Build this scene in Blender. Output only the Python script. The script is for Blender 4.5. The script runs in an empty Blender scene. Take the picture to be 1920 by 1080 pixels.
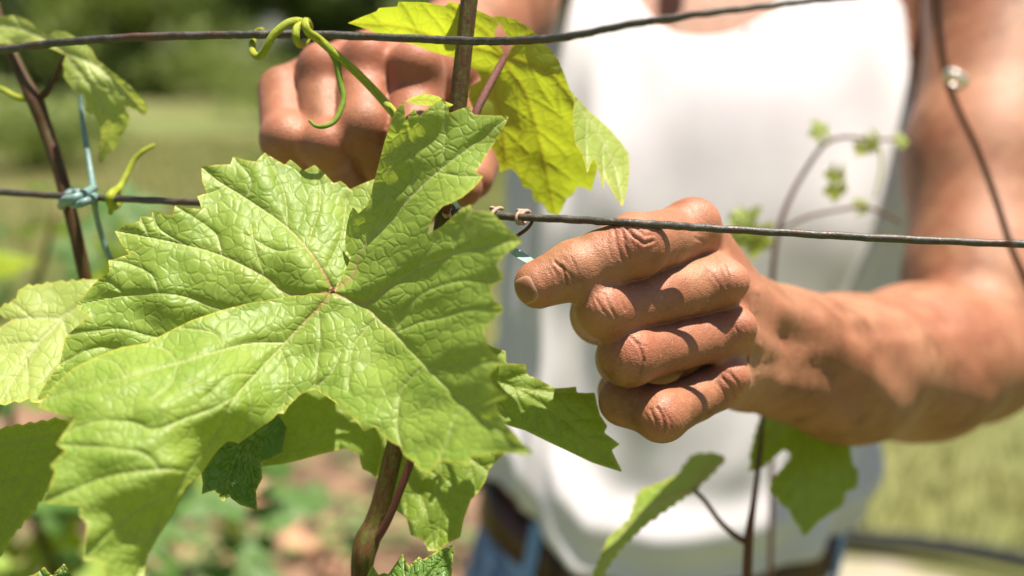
import bpy, math, random
import numpy as np
from mathutils import Vector, Matrix

random.seed(4); RNG = np.random.default_rng(4)
scene = bpy.context.scene
COL = scene.collection

# ------------------------------------------------------------------ camera
CAM_H = 1.40
PITCH = math.radians(13.5)
FOCAL_PX = 1867.0            # 35 mm lens on a 36 mm sensor, in photo pixels
cam_d = bpy.data.cameras.new("camera"); cam = bpy.data.objects.new("camera", cam_d)
COL.objects.link(cam); scene.camera = cam
cam.location = (0, 0, CAM_H)
cam.rotation_euler = (math.radians(90) - PITCH, 0, 0)
cam_d.sensor_width = 36; cam_d.lens = 35.0
cam_d.clip_start = 0.02; cam_d.clip_end = 400
cam_d.dof.use_dof = True; cam_d.dof.focus_distance = 0.366
cam_d.dof.aperture_fstop = 3.7; cam_d.dof.aperture_blades = 9

# ------------------------------------------------------------------ sky and sun
SUN_DIR = Vector((0.21, 0.015, 0.96)).normalized()
elev = math.asin(SUN_DIR.z); azim = math.atan2(SUN_DIR.x, SUN_DIR.y)
world = bpy.data.worlds.new("World"); scene.world = world; world.use_nodes = True
wn = world.node_tree; wn.nodes.clear()
sky = wn.nodes.new("ShaderNodeTexSky"); sky.sky_type = 'NISHITA'; sky.sun_disc = False
sky.sun_elevation = elev; sky.sun_rotation = azim; sky.dust_density = 1.5
bg = wn.nodes.new("ShaderNodeBackground"); bg.inputs[1].default_value = 0.05
wo = wn.nodes.new("ShaderNodeOutputWorld")
wn.links.new(sky.outputs[0], bg.inputs[0]); wn.links.new(bg.outputs[0], wo.inputs[0])
sun_d = bpy.data.lights.new("sun", 'SUN'); sun_d.energy = 5.0; sun_d.angle = math.radians(0.5)
sun_d.color = (1.0, 0.93, 0.80)
sun = bpy.data.objects.new("sun", sun_d); COL.objects.link(sun)
sun.rotation_euler = SUN_DIR.to_track_quat('Z', 'Y').to_euler()
scene.view_settings.view_transform = 'Standard'; scene.view_settings.look = 'None'
scene.view_settings.gamma = 1.0; scene.view_settings.exposure = 1.2
scene.cycles.max_bounces = 8; scene.cycles.transmission_bounces = 6

# ------------------------------------------------------------------ coordinates
# "camera millimetres": x right, y up, z forward from the lens.
cp, sp_ = math.cos(PITCH), math.sin(PITCH)
def Q(px, py, d): return np.array([(px-960)/FOCAL_PX*d, (540-py)/FOCAL_PX*d, d], float)
def to_world(P):
    P = np.asarray(P, float)/1000.0
    x, y, z = P[..., 0], P[..., 1], P[..., 2]
    return np.stack([x, z*cp + y*sp_, CAM_H + y*cp - z*sp_], -1)
def W(px, py, d): return Vector(to_world(Q(px, py, d)))
def to_cam(Pw):
    Pw = np.asarray(Pw, float)*1000.0
    x, y, z = Pw[..., 0], Pw[..., 1], Pw[..., 2]-CAM_H*1000
    return np.stack([x, y*sp_+z*cp, y*cp-z*sp_], -1)

# ------------------------------------------------------------------ object helpers
def tag(o, label=None, cat=None, group=None, kind=None):
    if label: o['label'] = label
    if cat: o['category'] = cat
    if group: o['group'] = group
    if kind: o['kind'] = kind
    return o
def empty(name, loc=(0, 0, 0)):
    o = bpy.data.objects.new(name, None); COL.objects.link(o); o.location = loc
    o.empty_display_size = 0.02
    return o
def link_mesh(name, me, mat=None, parent=None):
    o = bpy.data.objects.new(name, me); COL.objects.link(o)
    if mat: me.materials.append(mat)
    if parent is not None:
        o.parent = parent
        off = Matrix.Translation(parent_world(parent)); o.matrix_parent_inverse = off.inverted()
    return o
def parent_world(p):
    return p.location.copy() if p.type == 'EMPTY' else Vector((0, 0, 0))
def mesh_np(name, V, F, smooth=True):
    """V (n,3) world metres, F (m,3|4) int array"""
    me = bpy.data.meshes.new(name)
    V = np.ascontiguousarray(V, np.float32); F = np.ascontiguousarray(F, np.int32)
    k = F.shape[1]
    me.vertices.add(len(V)); me.vertices.foreach_set("co", V.ravel())
    me.loops.add(F.size); me.loops.foreach_set("vertex_index", F.ravel())
    me.polygons.add(len(F)); me.polygons.foreach_set("loop_start", np.arange(0, F.size, k, dtype=np.int32))
    me.update(calc_edges=True)
    if smooth: me.polygons.foreach_set("use_smooth", np.ones(len(F), bool))
    me.validate()
    return me
def set_attr(me, name, arr):
    a = me.attributes.new(name, 'FLOAT', 'POINT'); a.data.foreach_set("value", np.ascontiguousarray(arr, np.float32))
def set_uv(me, uv):
    l = me.uv_layers.new(name="UVMap")
    vi = np.zeros(len(me.loops), np.int32); me.loops.foreach_get("vertex_index", vi)
    l.data.foreach_set("uv", np.ascontiguousarray(uv[vi], np.float32).ravel())

def cat_spline(pts, n=8):
    """Catmull-Rom through rows of pts (any width)"""
    P = np.array(pts, float); P = np.vstack([2*P[0]-P[1], P, 2*P[-1]-P[-2]])
    out = []
    for i in range(1, len(P)-2):
        for t in np.linspace(0, 1, n, endpoint=False):
            a, b, c, d = P[i-1], P[i], P[i+1], P[i+2]
            out.append(0.5*((2*b)+(-a+c)*t+(2*a-5*b+4*c-d)*t*t+(-a+3*b-3*c+d)*t**3))
    out.append(P[-2]); return np.array(out)

def tube_arrays(pts, segs=12, ell=1.0, ridges=0, ramp=0.0):
    """pts rows: x,y,z,r (same unit); returns V,F,(u,v)"""
    P = np.array(pts, float); C = P[:, :3]; R = P[:, 3]
    T = np.gradient(C, axis=0); T /= np.linalg.norm(T, axis=1)[:, None]+1e-12
    up = np.array([0, 0, 1.0]) if abs(T[0][2]) < .9 else np.array([1.0, 0, 0])
    n = np.cross(T[0], up); n /= np.linalg.norm(n)
    V = []; UV = []
    L = 0
    for i in range(len(C)):
        n = n-T[i]*np.dot(n, T[i]); n /= np.linalg.norm(n); b = np.cross(T[i], n)
        if i: L += np.linalg.norm(C[i]-C[i-1])
        for k in range(segs):
            a = 2*math.pi*k/segs
            rr = R[i]*(1+ramp*math.cos(a*ridges)) if ridges else R[i]
            V.append(C[i]+rr*(math.cos(a)*n+ell*math.sin(a)*b)); UV.append((a/6.2832, L))
    F = []
    for i in range(len(C)-1):
        for k in range(segs):
            k2 = (k+1) % segs
            F.append((i*segs+k, i*segs+k2, (i+1)*segs+k2, (i+1)*segs+k))
    # caps
    for e, ii in ((0, 0), (1, len(C)-1)):
        V.append(C[ii]); UV.append((0, 0)); c = len(V)-1
        for k in range(segs):
            k2 = (k+1) % segs
            F.append((c, ii*segs+k2, ii*segs+k, c) if e == 0 else (c, ii*segs+k, ii*segs+k2, c))
    return np.array(V), F, np.array(UV)
def mesh_from(V, F, name, smooth=True):
    me = bpy.data.meshes.new(name)
    F = [tuple(dict.fromkeys(f)) for f in F]
    me.from_pydata([tuple(v) for v in V], [], F); me.update()
    if smooth: me.polygons.foreach_set("use_smooth", np.ones(len(me.polygons), bool))
    return me
def stem(name, pts, mat, parent=None, n=8, segs=12, ell=1.0, ridges=0, ramp=0.0, wobble=0.0):
    """pts: (px,py,d,width_px). Traced in the photo, then given its real distance and thickness."""
    S = cat_spline(pts, n)
    C = np.array([np.append(Q(p[0], p[1], p[2]), p[3]*0.5*p[2]/FOCAL_PX) for p in S])
    if wobble:
        ph = RNG.uniform(0, 6, 3)
        for a in range(3): C[:, a] += wobble*np.sin(np.arange(len(C))*0.9+ph[a])*RNG.uniform(.5, 1, len(C))
        C[:, 3] *= 1+RNG.uniform(-.06, .06, len(C))
    V, F, UV = tube_arrays(C, segs, ell, ridges, ramp)
    me = mesh_from(to_world(V), F, name); set_uv(me, UV)
    return link_mesh(name, me, mat, parent)

# ------------------------------------------------------------------ node helpers
class NT:
    def __init__(s, name):
        s.m = bpy.data.materials.new(name); s.m.use_nodes = True
        s.t = s.m.node_tree; s.t.nodes.clear(); s.out = s.n("ShaderNodeOutputMaterial")
    def n(s, typ, **kw):
        x = s.t.nodes.new(typ)
        for k, v in kw.items(): setattr(x, k, v)
        return x
    def set(s, sock, v):
        if isinstance(v, bpy.types.NodeSocket): s.t.links.new(v, sock)
        elif isinstance(v, tuple) and len(v) == 3 and sock.type == 'RGBA': sock.default_value = (*v, 1)
        else: sock.default_value = v
    def math(s, op, a, b=0.0, c=None, clamp=False):
        x = s.n("ShaderNodeMath", operation=op, use_clamp=clamp); s.set(x.inputs[0], a); s.set(x.inputs[1], b)
        if c is not None: s.set(x.inputs[2], c)
        return x.outputs[0]
    def mix(s, f, a, b):
        x = s.n("ShaderNodeMix", data_type='RGBA'); s.set(x.inputs[0], f); s.set(x.inputs[6], a); s.set(x.inputs[7], b)
        return x.outputs[2]
    def noise(s, vec, scale, detail=3, rough=.5, dist=0):
        x = s.n("ShaderNodeTexNoise"); s.set(x.inputs['Vector'], vec); x.inputs['Scale'].default_value = scale
        x.inputs['Detail'].default_value = detail; x.inputs['Roughness'].default_value = rough; x.inputs['Distortion'].default_value = dist
        return x.outputs[0]
    def vor(s, vec, scale, feature='DISTANCE_TO_EDGE', rnd=1.0):
        x = s.n("ShaderNodeTexVoronoi", feature=feature); s.set(x.inputs['Vector'], vec); x.inputs['Scale'].default_value = scale
        x.inputs['Randomness'].default_value = rnd
        return x.outputs['Distance']
    def mapr(s, v, a, b, c=0.0, d=1.0, smooth=False):
        x = s.n("ShaderNodeMapRange"); x.interpolation_type = 'SMOOTHSTEP' if smooth else 'LINEAR'
        s.set(x.inputs[0], v)
        for i, q in enumerate((a, b, c, d)): x.inputs[i+1].default_value = q
        return x.outputs[0]
    def attr(s, name): return s.n("ShaderNodeAttribute", attribute_name=name).outputs['Fac']
    def tc(s, which='Object'): return s.n("ShaderNodeTexCoord").outputs[which]
    def vadd(s, a, b):
        x = s.n("ShaderNodeVectorMath", operation='ADD'); s.set(x.inputs[0], a); s.set(x.inputs[1], b); return x.outputs[0]
    def vscale(s, a, k):
        x = s.n("ShaderNodeMapping"); s.set(x.inputs[0], a); x.inputs['Scale'].default_value = k; return x.outputs[0]
    def bump(s, h, dist, strength=1.0, normal=None):
        x = s.n("ShaderNodeBump"); s.set(x.inputs['Height'], h); x.inputs['Distance'].default_value = dist
        x.inputs['Strength'].default_value = strength
        if normal: s.set(x.inputs['Normal'], normal)
        return x.outputs[0]
    def pbsdf(s, **kw):
        x = s.n("ShaderNodeBsdfPrincipled")
        for k, v in kw.items(): s.set(x.inputs[k.replace('_', ' ')], v)
        return x.outputs[0]
    def finish(s, sh): s.t.links.new(sh, s.out.inputs[0]); return s.m

# ------------------------------------------------------------------ materials
def leaf_material(name, base, base2, vein, trans, rough=.30, cell=3.9, bumpd=.0010, transmix=.42, red=.0, spec=.5, young=0.0):
    m = NT(name); uv = m.tc('UV'); ve = m.attr('vein'); ve2 = m.attr('vein2'); ed = m.attr('edge'); ctr = m.attr('centre')
    # wandering coordinates so that the net of small veins is not straight-sided
    warp = m.n("ShaderNodeTexNoise"); m.set(warp.inputs['Vector'], uv); warp.inputs['Scale'].default_value = .10; warp.inputs['Detail'].default_value = 2
    wv = m.n("ShaderNodeVectorMath", operation='MULTIPLY_ADD'); m.set(wv.inputs[0], warp.outputs['Color']); wv.inputs[1].default_value = (5, 5, 0)
    m.set(wv.inputs[2], uv)
    w = wv.outputs[0]
    c1 = m.vor(w, 1/cell); c2 = m.vor(w, 2.3/cell)
    f1 = m.vor(w, 1/cell, 'F1'); p1 = m.math('ADD', m.math('MULTIPLY', m.mapr(c1, 0, .20, 0, 1, True), .55), m.math('MULTIPLY', m.math('SUBTRACT', 1.0, m.math('MULTIPLY', f1, f1)), .6)); p2 = m.mapr(c2, 0, .30, 0, 1, True)
    l1 = m.mapr(c1, 0.0, .055, 1, 0); l2 = m.mapr(c2, 0, .06, 1, 0)
    big = m.noise(uv, .045, 3); med = m.noise(uv, .22, 3)
    col = m.mix(m.mapr(big, .35, .65), base, base2)
    col = m.mix(m.math('MULTIPLY', m.mapr(med, .3, .7), .35), col, tuple(min(1, c*1.35) for c in base2))
    col = m.mix(m.math('MULTIPLY', l2, .10), col, vein)
    col = m.mix(m.math('MULTIPLY', l1, .45), col, tuple(c*.68 for c in base))  # shade in the grooves between cells, painted as darker green into the leaf colour
    col = m.mix(m.math('MULTIPLY', ve2, .62), col, vein)
    vc = m.mix(m.math('MULTIPLY', ctr, red), vein, (.42, .16, .09))
    col = m.mix(m.math('MULTIPLY', ve, .92), col, vc)
    col = m.mix(m.math('MULTIPLY', ed, .7), col, (.50, .45, .06))
    # tiny blemishes
    sp = m.mapr(m.vor(uv, .13, 'F1'), .03, .055, 1, 0)
    col = m.mix(m.math('MULTIPLY', sp, .45), col, (.22, .16, .05))
    h = m.math('ADD', m.math('MULTIPLY', p1, .75), m.math('MULTIPLY', p2, .07))
    h = m.math('SUBTRACT', h, m.math('MULTIPLY', ve, 1.0)); h = m.math('SUBTRACT', h, m.math('MULTIPLY', ve2, .7))
    h = m.math('ADD', h, m.math('MULTIPLY', m.noise(uv, 2.5, 2), .06))
    nb = m.bump(h, bumpd, .9)
    ro = m.math('ADD', rough, m.math('MULTIPLY', m.noise(uv, .5, 2), .14))
    s1 = m.pbsdf(Base_Color=col, Roughness=ro, Normal=nb)
    s1.node.inputs['Specular IOR Level'].default_value = spec
    tr = m.n("ShaderNodeBsdfTranslucent")
    tcol = m.mix(m.math('MULTIPLY', l1, .25), trans, tuple(c*.55 for c in trans))
    tcol = m.mix(m.math('MULTIPLY', ve2, .35), tcol, tuple(c*.42 for c in trans))
    tcol = m.mix(m.math('MULTIPLY', ve, .6), tcol, (trans[0]*.75, trans[1]*.55, trans[2]*.6))
    tcol = m.mix(m.math('MULTIPLY', m.mapr(big, .3, .7), .3), tcol, tuple(c*.8 for c in trans))
    m.set(tr.inputs[0], tcol); m.set(tr.inputs[1], nb)
    mx = m.n("ShaderNodeMixShader"); mx.inputs[0].default_value = transmix
    m.t.links.new(s1, mx.inputs[1]); m.t.links.new(tr.outputs[0], mx.inputs[2])
    return m.finish(mx.outputs[0])

M = {}
M['leaf'] = leaf_material('leaf_green', (.180, .285, .040), (.255, .345, .062), (.42, .47, .17), (.448, .544, .060), red=.8, transmix=.40, rough=.40, bumpd=.00038, spec=.38)
M['leaf_back'] = leaf_material('leaf_backlit', (.160, .264, .040), (.208, .320, .048), (.240, .304, .048), (.46, .54, .026), rough=.55, cell=4.2, bumpd=.0002, transmix=.62, red=.6)
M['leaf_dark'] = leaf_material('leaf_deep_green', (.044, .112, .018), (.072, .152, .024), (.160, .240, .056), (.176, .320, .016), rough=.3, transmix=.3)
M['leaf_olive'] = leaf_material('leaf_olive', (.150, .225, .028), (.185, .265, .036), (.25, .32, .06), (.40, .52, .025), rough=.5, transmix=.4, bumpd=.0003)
M['leaf_young'] = leaf_material('leaf_young', (.288, .376, .072), (.352, .424, .104), (.416, .464, .176), (.480, .560, .080), rough=.45, bumpd=.0003, transmix=.45)
M['leaf_mid'] = leaf_material('leaf_mid_green', (.072, .160, .024), (.104, .208, .032), (.208, .288, .072), (.272, .416, .024), rough=.32, cell=2.6, transmix=.38)

def bark_material(name, dark, light, green=None, scale=600):
    m = NT(name); o = m.tc('Object'); uv = m.tc('UV')
    st = m.vscale(uv, (40, .35, 1)); n1 = m.noise(st, 1.2, 4, .6); n2 = m.noise(o, scale, 4)
    col = m.mix(m.mapr(n1, .3, .7), dark, light)
    if green: col = m.mix(m.mapr(m.noise(m.vscale(uv, (12, .12, 1)), 1, 3), .42, .62), col, green)
    col = m.mix(m.math('MULTIPLY', m.mapr(n2, .58, .75), .25), col, tuple(min(1, c*2) for c in light))
    nb = m.bump(m.math('ADD', n1, m.math('MULTIPLY', n2, .5)), .0004, .8)
    b_ = m.pbsdf(Base_Color=col, Roughness=.55, Normal=nb); b_.node.inputs['Specular IOR Level'].default_value = .25
    return m.finish(b_)
M['cane'] = bark_material('cane_bark', (.032, .013, .005), (.104, .044, .014), (.068, .068, .011))
M['cane_red'] = bark_material('cane_reddish', (.044, .014, .008), (.096, .034, .016), (.064, .056, .010))
M['petiole'] = bark_material('petiole_purple', (.080, .028, .024), (.136, .044, .028))
M['tendril'] = bark_material('tendril_green', (.272, .288, .018), (.368, .376, .032), (.192, .256, .016))
M['tendril_green'] = bark_material('tendril_deep_green', (.120, .192, .012), (.192, .272, .024))
M['dry'] = bark_material('dry_tendril', (.24, .15, .10), (.56, .44, .35))
M['twig'] = bark_material('brown_twig', (.070, .026, .013), (.15, .060, .032))
def wire_material():
    m = NT('weathered_wire'); o = m.tc('Object'); n1 = m.noise(o, 260, 4, .65); n2 = m.noise(o, 1500, 3)
    col = m.mix(m.mapr(n1, .35, .65), (.040, .032, .025), (.080, .072, .060))
    col = m.mix(m.mapr(m.noise(o, 90, 3), .55, .7), col, (.085, .038, .02))
    col = m.mix(m.math('MULTIPLY', m.mapr(n2, .62, .75), .6), col, (.17, .15, .12))
    nb = m.bump(m.math('ADD', n1, n2), .0003, .7)
    return m.finish(m.pbsdf(Base_Color=col, Roughness=m.mapr(n1, .3, .7, .35, .6), Metallic=.2, Normal=nb))
M['wire'] = wire_material()
def simple(name, col, rough=.6, var=.25, scale=300, bumpd=0.0003, metal=0.0, col2=None):
    m = NT(name); o = m.tc('Object'); n1 = m.noise(o, scale, 4, .6)
    c = m.mix(m.mapr(n1, .3, .7), tuple(x*(1-var) for x in col), col2 or tuple(min(1, x*(1+var)) for x in col))
    return m.finish(m.pbsdf(Base_Color=c, Roughness=rough, Metallic=metal, Normal=m.bump(n1, bumpd, .6)))
M['tie'] = simple('teal_tie', (.13, .215, .195), .45, .25, 400)
M['tie_pale'] = simple('pale_teal_ribbon', (.30, .45, .40), .4, .15, 500)
M['metal'] = simple('bright_metal', (.75, .74, .72), .3, .1, 300, metal=.6)
M['hose'] = simple('black_hose', (.010, .011, .012), .85, .2, 60)
M['hair'] = simple('brown_hair', (.05, .03, .018), .5, .4, 200)
M['arm_hair'] = simple('pale_hair', (.42, .30, .17), .4, .2, 200)
M['boot'] = simple('brown_leather', (.08, .045, .025), .5, .3, 60)

def skin_material():
    m = NT('tanned_skin'); o = m.tc('Object'); red = m.attr('flush'); wr = m.attr('crease'); nail = m.attr('nail')
    n1 = m.noise(o, 90, 4, .6); n2 = m.noise(o, 500, 4, .65); n3 = m.noise(o, 28, 3)
    col = m.mix(m.mapr(n1, .3, .7), (.165, .062, .026), (.330, .148, .074))
    col = m.mix(m.math('MULTIPLY', m.mapr(n3, .4, .6), .55), col, (.32, .110, .060))
    col = m.mix(m.math('MULTIPLY', red, .5), col, (.42, .135, .085))
    spots = m.mapr(m.vor(o, 220, 'F1'), .08, .2, 1, 0)
    col = m.mix(m.math('MULTIPLY', m.math('MULTIPLY', spots, m.mapr(n1, .5, .6)), .35), col, (.20, .08, .04))
    col = m.mix(m.math('MULTIPLY', m.mapr(n2, .58, .72), .35), col, (.46, .27, .17))
    col = m.mix(m.math('MULTIPLY', wr, .45), col, (.17, .06, .035))
    big = m.noise(o, 11, 4, .6); col = m.mix(m.math('MULTIPLY', m.mapr(big, .48, .68), .38), col, (.52, .27, .16))
    fr = m.mapr(m.vor(o, 75, 'F1'), .05, .13, 1, 0); col = m.mix(m.math('MULTIPLY', m.math('MULTIPLY', fr, m.mapr(n3, .45, .55)), .45), col, (.15, .055, .025))
    # two crossing families of fine lines + pores
    v1 = m.vor(m.vscale(o, (1, 1, 1)), 1100); pores = m.mapr(v1, 0, .35, 0, 1, True)
    v2 = m.vor(o, 420); pl = m.mapr(v2, 0, .16, 0, 1, True)
    h = m.math('ADD', m.math('MULTIPLY', pores, .35), m.math('MULTIPLY', pl, .16))
    h = m.math('ADD', h, m.math('MULTIPLY', n2, .8))
    nb = m.bump(h, .00028, .7)
    s = m.pbsdf(Base_Color=col, Roughness=m.mapr(n2, .3, .7, .42, .6), Normal=nb)
    p = s.node
    p.inputs['Subsurface Weight'].default_value = .06; p.inputs['Subsurface Radius'].default_value = (1, .32, .16)
    p.inputs['Subsurface Scale'].default_value = .0035; p.inputs['Specular IOR Level'].default_value = .38
    return m.finish(s)
M['skin'] = skin_material()
def nail_material():
    m = NT('fingernail'); o = m.tc('Object'); n = m.noise(m.vscale(o, (1, 1, 1)), 300, 3); ed = m.attr('rim')
    col = m.mix(m.mapr(n, .3, .7), (.27, .105, .072), (.34, .145, .105)); col = m.mix(ed, col, (.42, .29, .18)); col = m.mix(m.mapr(m.attr('free_edge'), .55, .75), col, (.44, .32, .22))
    return m.finish(m.pbsdf(Base_Color=col, Roughness=.42, Normal=m.bump(n, .0001, .4)))
M['nail'] = nail_material()
def cloth_material():
    m = NT('white_ribbed_cotton'); uv = m.tc('UV'); o = m.tc('Object')
    w = m.n("ShaderNodeTexWave", wave_type='BANDS', bands_direction='X'); m.set(w.inputs['Vector'], uv); w.inputs['Scale'].default_value = 160
    n = m.noise(o, 25, 4)
    col = m.mix(m.mapr(n, .3, .7), (.56, .525, .56), (.62, .59, .615))
    h = m.math('ADD', m.math('MULTIPLY', w.outputs[1], .4), m.noise(o, 700, 2))
    s = m.pbsdf(Base_Color=col, Roughness=.85, Normal=m.bump(h, .0004, .5))
    return m.finish(s)
M['cloth'] = cloth_material()
def denim_material():
    m = NT('washed_denim'); o = m.tc('Object'); n = m.noise(o, 22, 4, .6); n2 = m.noise(o, 900, 2)
    col = m.mix(m.mapr(n, .42, .56), (.008, .040, .20), (.24, .38, .70)); col = m.mix(m.math('MULTIPLY', n2, .3), col, (.6, .66, .75))
    return m.finish(m.pbsdf(Base_Color=col, Roughness=.85, Normal=m.bump(n2, .0004, .6)))
M['denim'] = denim_material()
M['denim_light'] = simple('pale_denim', (.16, .27, .52), .85, .3, 400)
M['belt'] = simple('brown_belt_leather', (.060, .018, .010), .4, .4, 80)

def ground_material():
    m = NT('vineyard_ground'); o = m.tc('Object'); sep = m.n("ShaderNodeSeparateXYZ"); m.set(sep.inputs[0], o)
    n1 = m.noise(o, 1.6, 5, .6); n2 = m.noise(o, 5.5, 4, .6); n3 = m.noise(o, .25, 4); n4 = m.noise(o, .07, 3)
    grass = m.mix(m.mapr(n1, .35, .65), (0.063, 0.089, 0.015), (0.142, 0.145, 0.038))
    grass = m.mix(m.mapr(n3, .42, .62), grass, (0.161, 0.156, 0.054)); grass = m.mix(m.math('MULTIPLY', m.mapr(n4, .45, .6), .6), grass, (0.108, 0.156, 0.033))
    soil = m.mix(m.mapr(n2, .35, .65), (.075, .042, .026), (.224, .129, .075))
    soil = m.mix(m.mapr(m.noise(o, 9, 3), .6, .7), soil, (.340, .224, .150))
    mask = m.attr('soil'); mk = m.math('ADD', mask, m.math('MULTIPLY', m.math('SUBTRACT', n1, .5), 1.1)); mk = m.mapr(mk, .42, .6)
    col = m.mix(mk, grass, soil)
    pale = m.attr('pale'); col = m.mix(m.mapr(m.math('ADD', pale, m.math('MULTIPLY', m.math('SUBTRACT', n2, .5), .6)), .4, .6), col, (.299, .258, .190))
    return m.finish(m.pbsdf(Base_Color=col, Roughness=.95, Normal=m.bump(m.noise(o, 30, 5, .65), .02, .8)))
M['ground'] = ground_material()
def grass_material(name, a, b):
    m = NT(name); o = m.tc('Object'); n = m.noise(o, 2.2, 3); n2 = m.noise(o, 60, 1)
    col = m.mix(m.mapr(n, .35, .65), a, b); col = m.mix(m.mapr(n2, .5, .8), col, (.45, .40, .17))
    tr = m.n("ShaderNodeBsdfTranslucent"); m.set(tr.inputs[0], col)
    mx = m.n("ShaderNodeMixShader"); mx.inputs[0].default_value = .35
    m.t.links.new(m.pbsdf(Base_Color=col, Roughness=.6), mx.inputs[1]); m.t.links.new(tr.outputs[0], mx.inputs[2])
    return m.finish(mx.outputs[0])
M['grass'] = grass_material('meadow_grass', (.140, .160, .026), (.260, .235, .060))
M['weed'] = grass_material('weed_leaves', (.094, .173, .043), (.158, .259, .079))
M['crown'] = grass_material('tree_leaves', (.034, .078, .012), (.100, .175, .024))
M['crown_light'] = grass_material('tree_leaves_light', (.100, .170, .022), (.200, .280, .034))
M['stone'] = simple('reddish_stone', (.46, .25, .15), .9, .35, 25, .004)

# ------------------------------------------------------------------ signed-distance surfaces (body)
def smin(a, b, k):
    h = np.clip(.5+.5*(b-a)/k, 0, 1); return b*(1-h)+a*h-k*h*(1-h)
def cone(P, a, b, ra, rb):
    """rounded cone from a to b"""
    a = np.asarray(a, float); b = np.asarray(b, float); ba = b-a; L2 = ba@ba
    pa = P-a; t = np.clip(pa@ba/L2, 0, 1)
    r = ra+(rb-ra)*t
    q = pa-t[..., None]*ba
    return np.sqrt((q*q).sum(-1))-r
def ellip(P, c, R):
    q = (P-np.asarray(c, float))/np.asarray(R, float)
    k0 = np.sqrt((q*q).sum(-1)); k1 = np.sqrt(((q/np.asarray(R, float))**2).sum(-1))+1e-9
    return k0*(k0-1)/k1
def J(px, py, d, rpx): return (Q(px, py, d), rpx*d/FOCAL_PX)
def chain(P, js, k=2.0):
    f = None
    for (a, ra), (b, rb) in zip(js[:-1], js[1:]):
        g = cone(P, a, b, ra, rb); f = g if f is None else smin(f, g, k)
    return f

HL = {  # hand holding the ribbon (right side of the photo)
 'index': [J(1288,440,402,60), J(1240,450,384,54), J(1192,460,368,60), J(1135,484,364,54), J(1078,507,362,56), J(1010,533,360,46)],
 'middle': [J(1335,530,396,56), J(1236,556,380,49), J(1136,581,366,54), J(1126,590,394,55), J(1190,595,418,48)],
 'ring': [J(1362,622,400,52), J(1274,645,386,47), J(1182,668,371,55), J(1172,672,397,53), J(1240,675,418,46)],
 'pinky': [J(1360,716,404,48), J(1302,747,391,42), J(1242,776,378,50), J(1170,752,386,45), J(1165,735,412,42), J(1240,730,425,38)],
}
def sdf_hand_left(P):
    fs = [chain(P, HL[k], 2.5) for k in ('index', 'middle', 'ring', 'pinky')]
    f = fs[0]
    for g in fs[1:]: f = smin(f, g, .9)
    # thumb hidden behind the index finger, its pad against the index tip
    th = chain(P, [J(1400,600,445,56), J(1280,545,430,54), J(1150,512,405,46), J(1050,512,388,42)], 4)
    f = smin(f, th, 1.2)
    palm = None
    wr = [J(1392,585,458,66), J(1402,625,458,66), J(1400,668,458,66), J(1385,706,455,62)]
    mc = [J(1300,438,408,54), J(1345,530,404,50), J(1366,620,408,48), J(1362,712,412,44)]
    for (a, ra), (b, rb) in zip(mc, wr):
        g = cone(P, a, b, ra, rb); palm = g if palm is None else smin(palm, g, 9)
    core = cone(P, Q(1310,520,428), Q(1320,690,430), 12, 11)
    palm = smin(palm, core, 9)
    f = smin(f, palm, 4.2)
    # knuckles
    for (px, py, d, r) in ((1302,418,396,48), (1368,528,388,37), (1385,612,392,33), (1372,706,394,34), (1186,455,362,45), (1130,576,360,42), (1172,660,370,45), (1236,782,372,42)):
        c, rr = J(px, py, d, r); f = smin(f, ellip(P, c, (rr, rr, rr)), 5)
    return f
HR = {  # hand behind the big leaf (left side of the photo)
 'pinky': [J(530,170,448,46), J(540,262,428,50), J(580,325,462,36), J(640,376,480,31)],
 'ring': [J(604,138,444,50), J(615,275,422,50), J(652,335,458,36), J(712,390,478,31)],
 'middle': [J(686,122,440,54), J(683,236,418,52), J(722,322,450,37), J(795,388,466,33)],
 'index': [J(778,140,438,60), J(775,270,414,50), J(840,335,424,42), J(868,352,426,37)],
}
def sdf_hand_right(P):
    f = None
    for k in ('pinky', 'ring', 'middle', 'index'):
        g = chain(P, HR[k], 3); f = g if f is None else smin(f, g, .6)
    th = chain(P, [J(900,180,490,70), J(900,270,462,52), J(885,335,440,40)], 4); f = smin(f, th, 2)
    palm = None
    for a, b in ((J(535,165,455,42), J(820,95,505,105)), (J(606,138,452,46), J(840,85,505,110)), (J(690,122,450,50), J(860,105,505,112)), (J(778,140,448,56), J(885,130,500,108))):
        g = cone(P, a[0], b[0], a[1], b[1]*.67); palm = g if palm is None else smin(palm, g, 9)
    f = smin(f, palm, 3.2)
    for (px, py, d, r) in ((604,118,436,38), (690,104,430,42), (780,120,424,48), (614,268,414,38), (540,258,421,38)):
        c, rr = J(px, py, d, r); f = smin(f, ellip(P, c, (rr, rr, rr)), 6)
    return f

# torso: stacked ellipses; rows = y, centre x, half width, front depth, half depth
TOR = np.array([(-420,112,160,925,112),(-320,125,172,892,118),(-219,142,165,872,116),(-140,153,163,866,114),(-50,182,182,860,111),(0,192,190,858,110),(60,200,194,851,114),(120,204,196,857,116),(180,207,197,869,114),(224,207,195,884,108),(270,203,186,905,98),(310,195,150,925,86)], float)
_ty = np.linspace(-420, 310, 160)
def _smooth_rows():
    g = np.stack([np.interp(np.linspace(-500, 390, 400), TOR[:, 0], TOR[:, i]) for i in range(1, 5)], 1)
    k = np.exp(-np.linspace(-2.5, 2.5, 61)**2); k /= k.sum(); yy = np.linspace(-500, 390, 400)
    g = np.stack([np.convolve(np.pad(g[:, i], 30, mode='edge'), k, 'valid') for i in range(4)], 1)
    return np.stack([_ty]+[np.interp(_ty, yy, g[:, i]) for i in range(4)], 1)
TOR = _smooth_rows()
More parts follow.
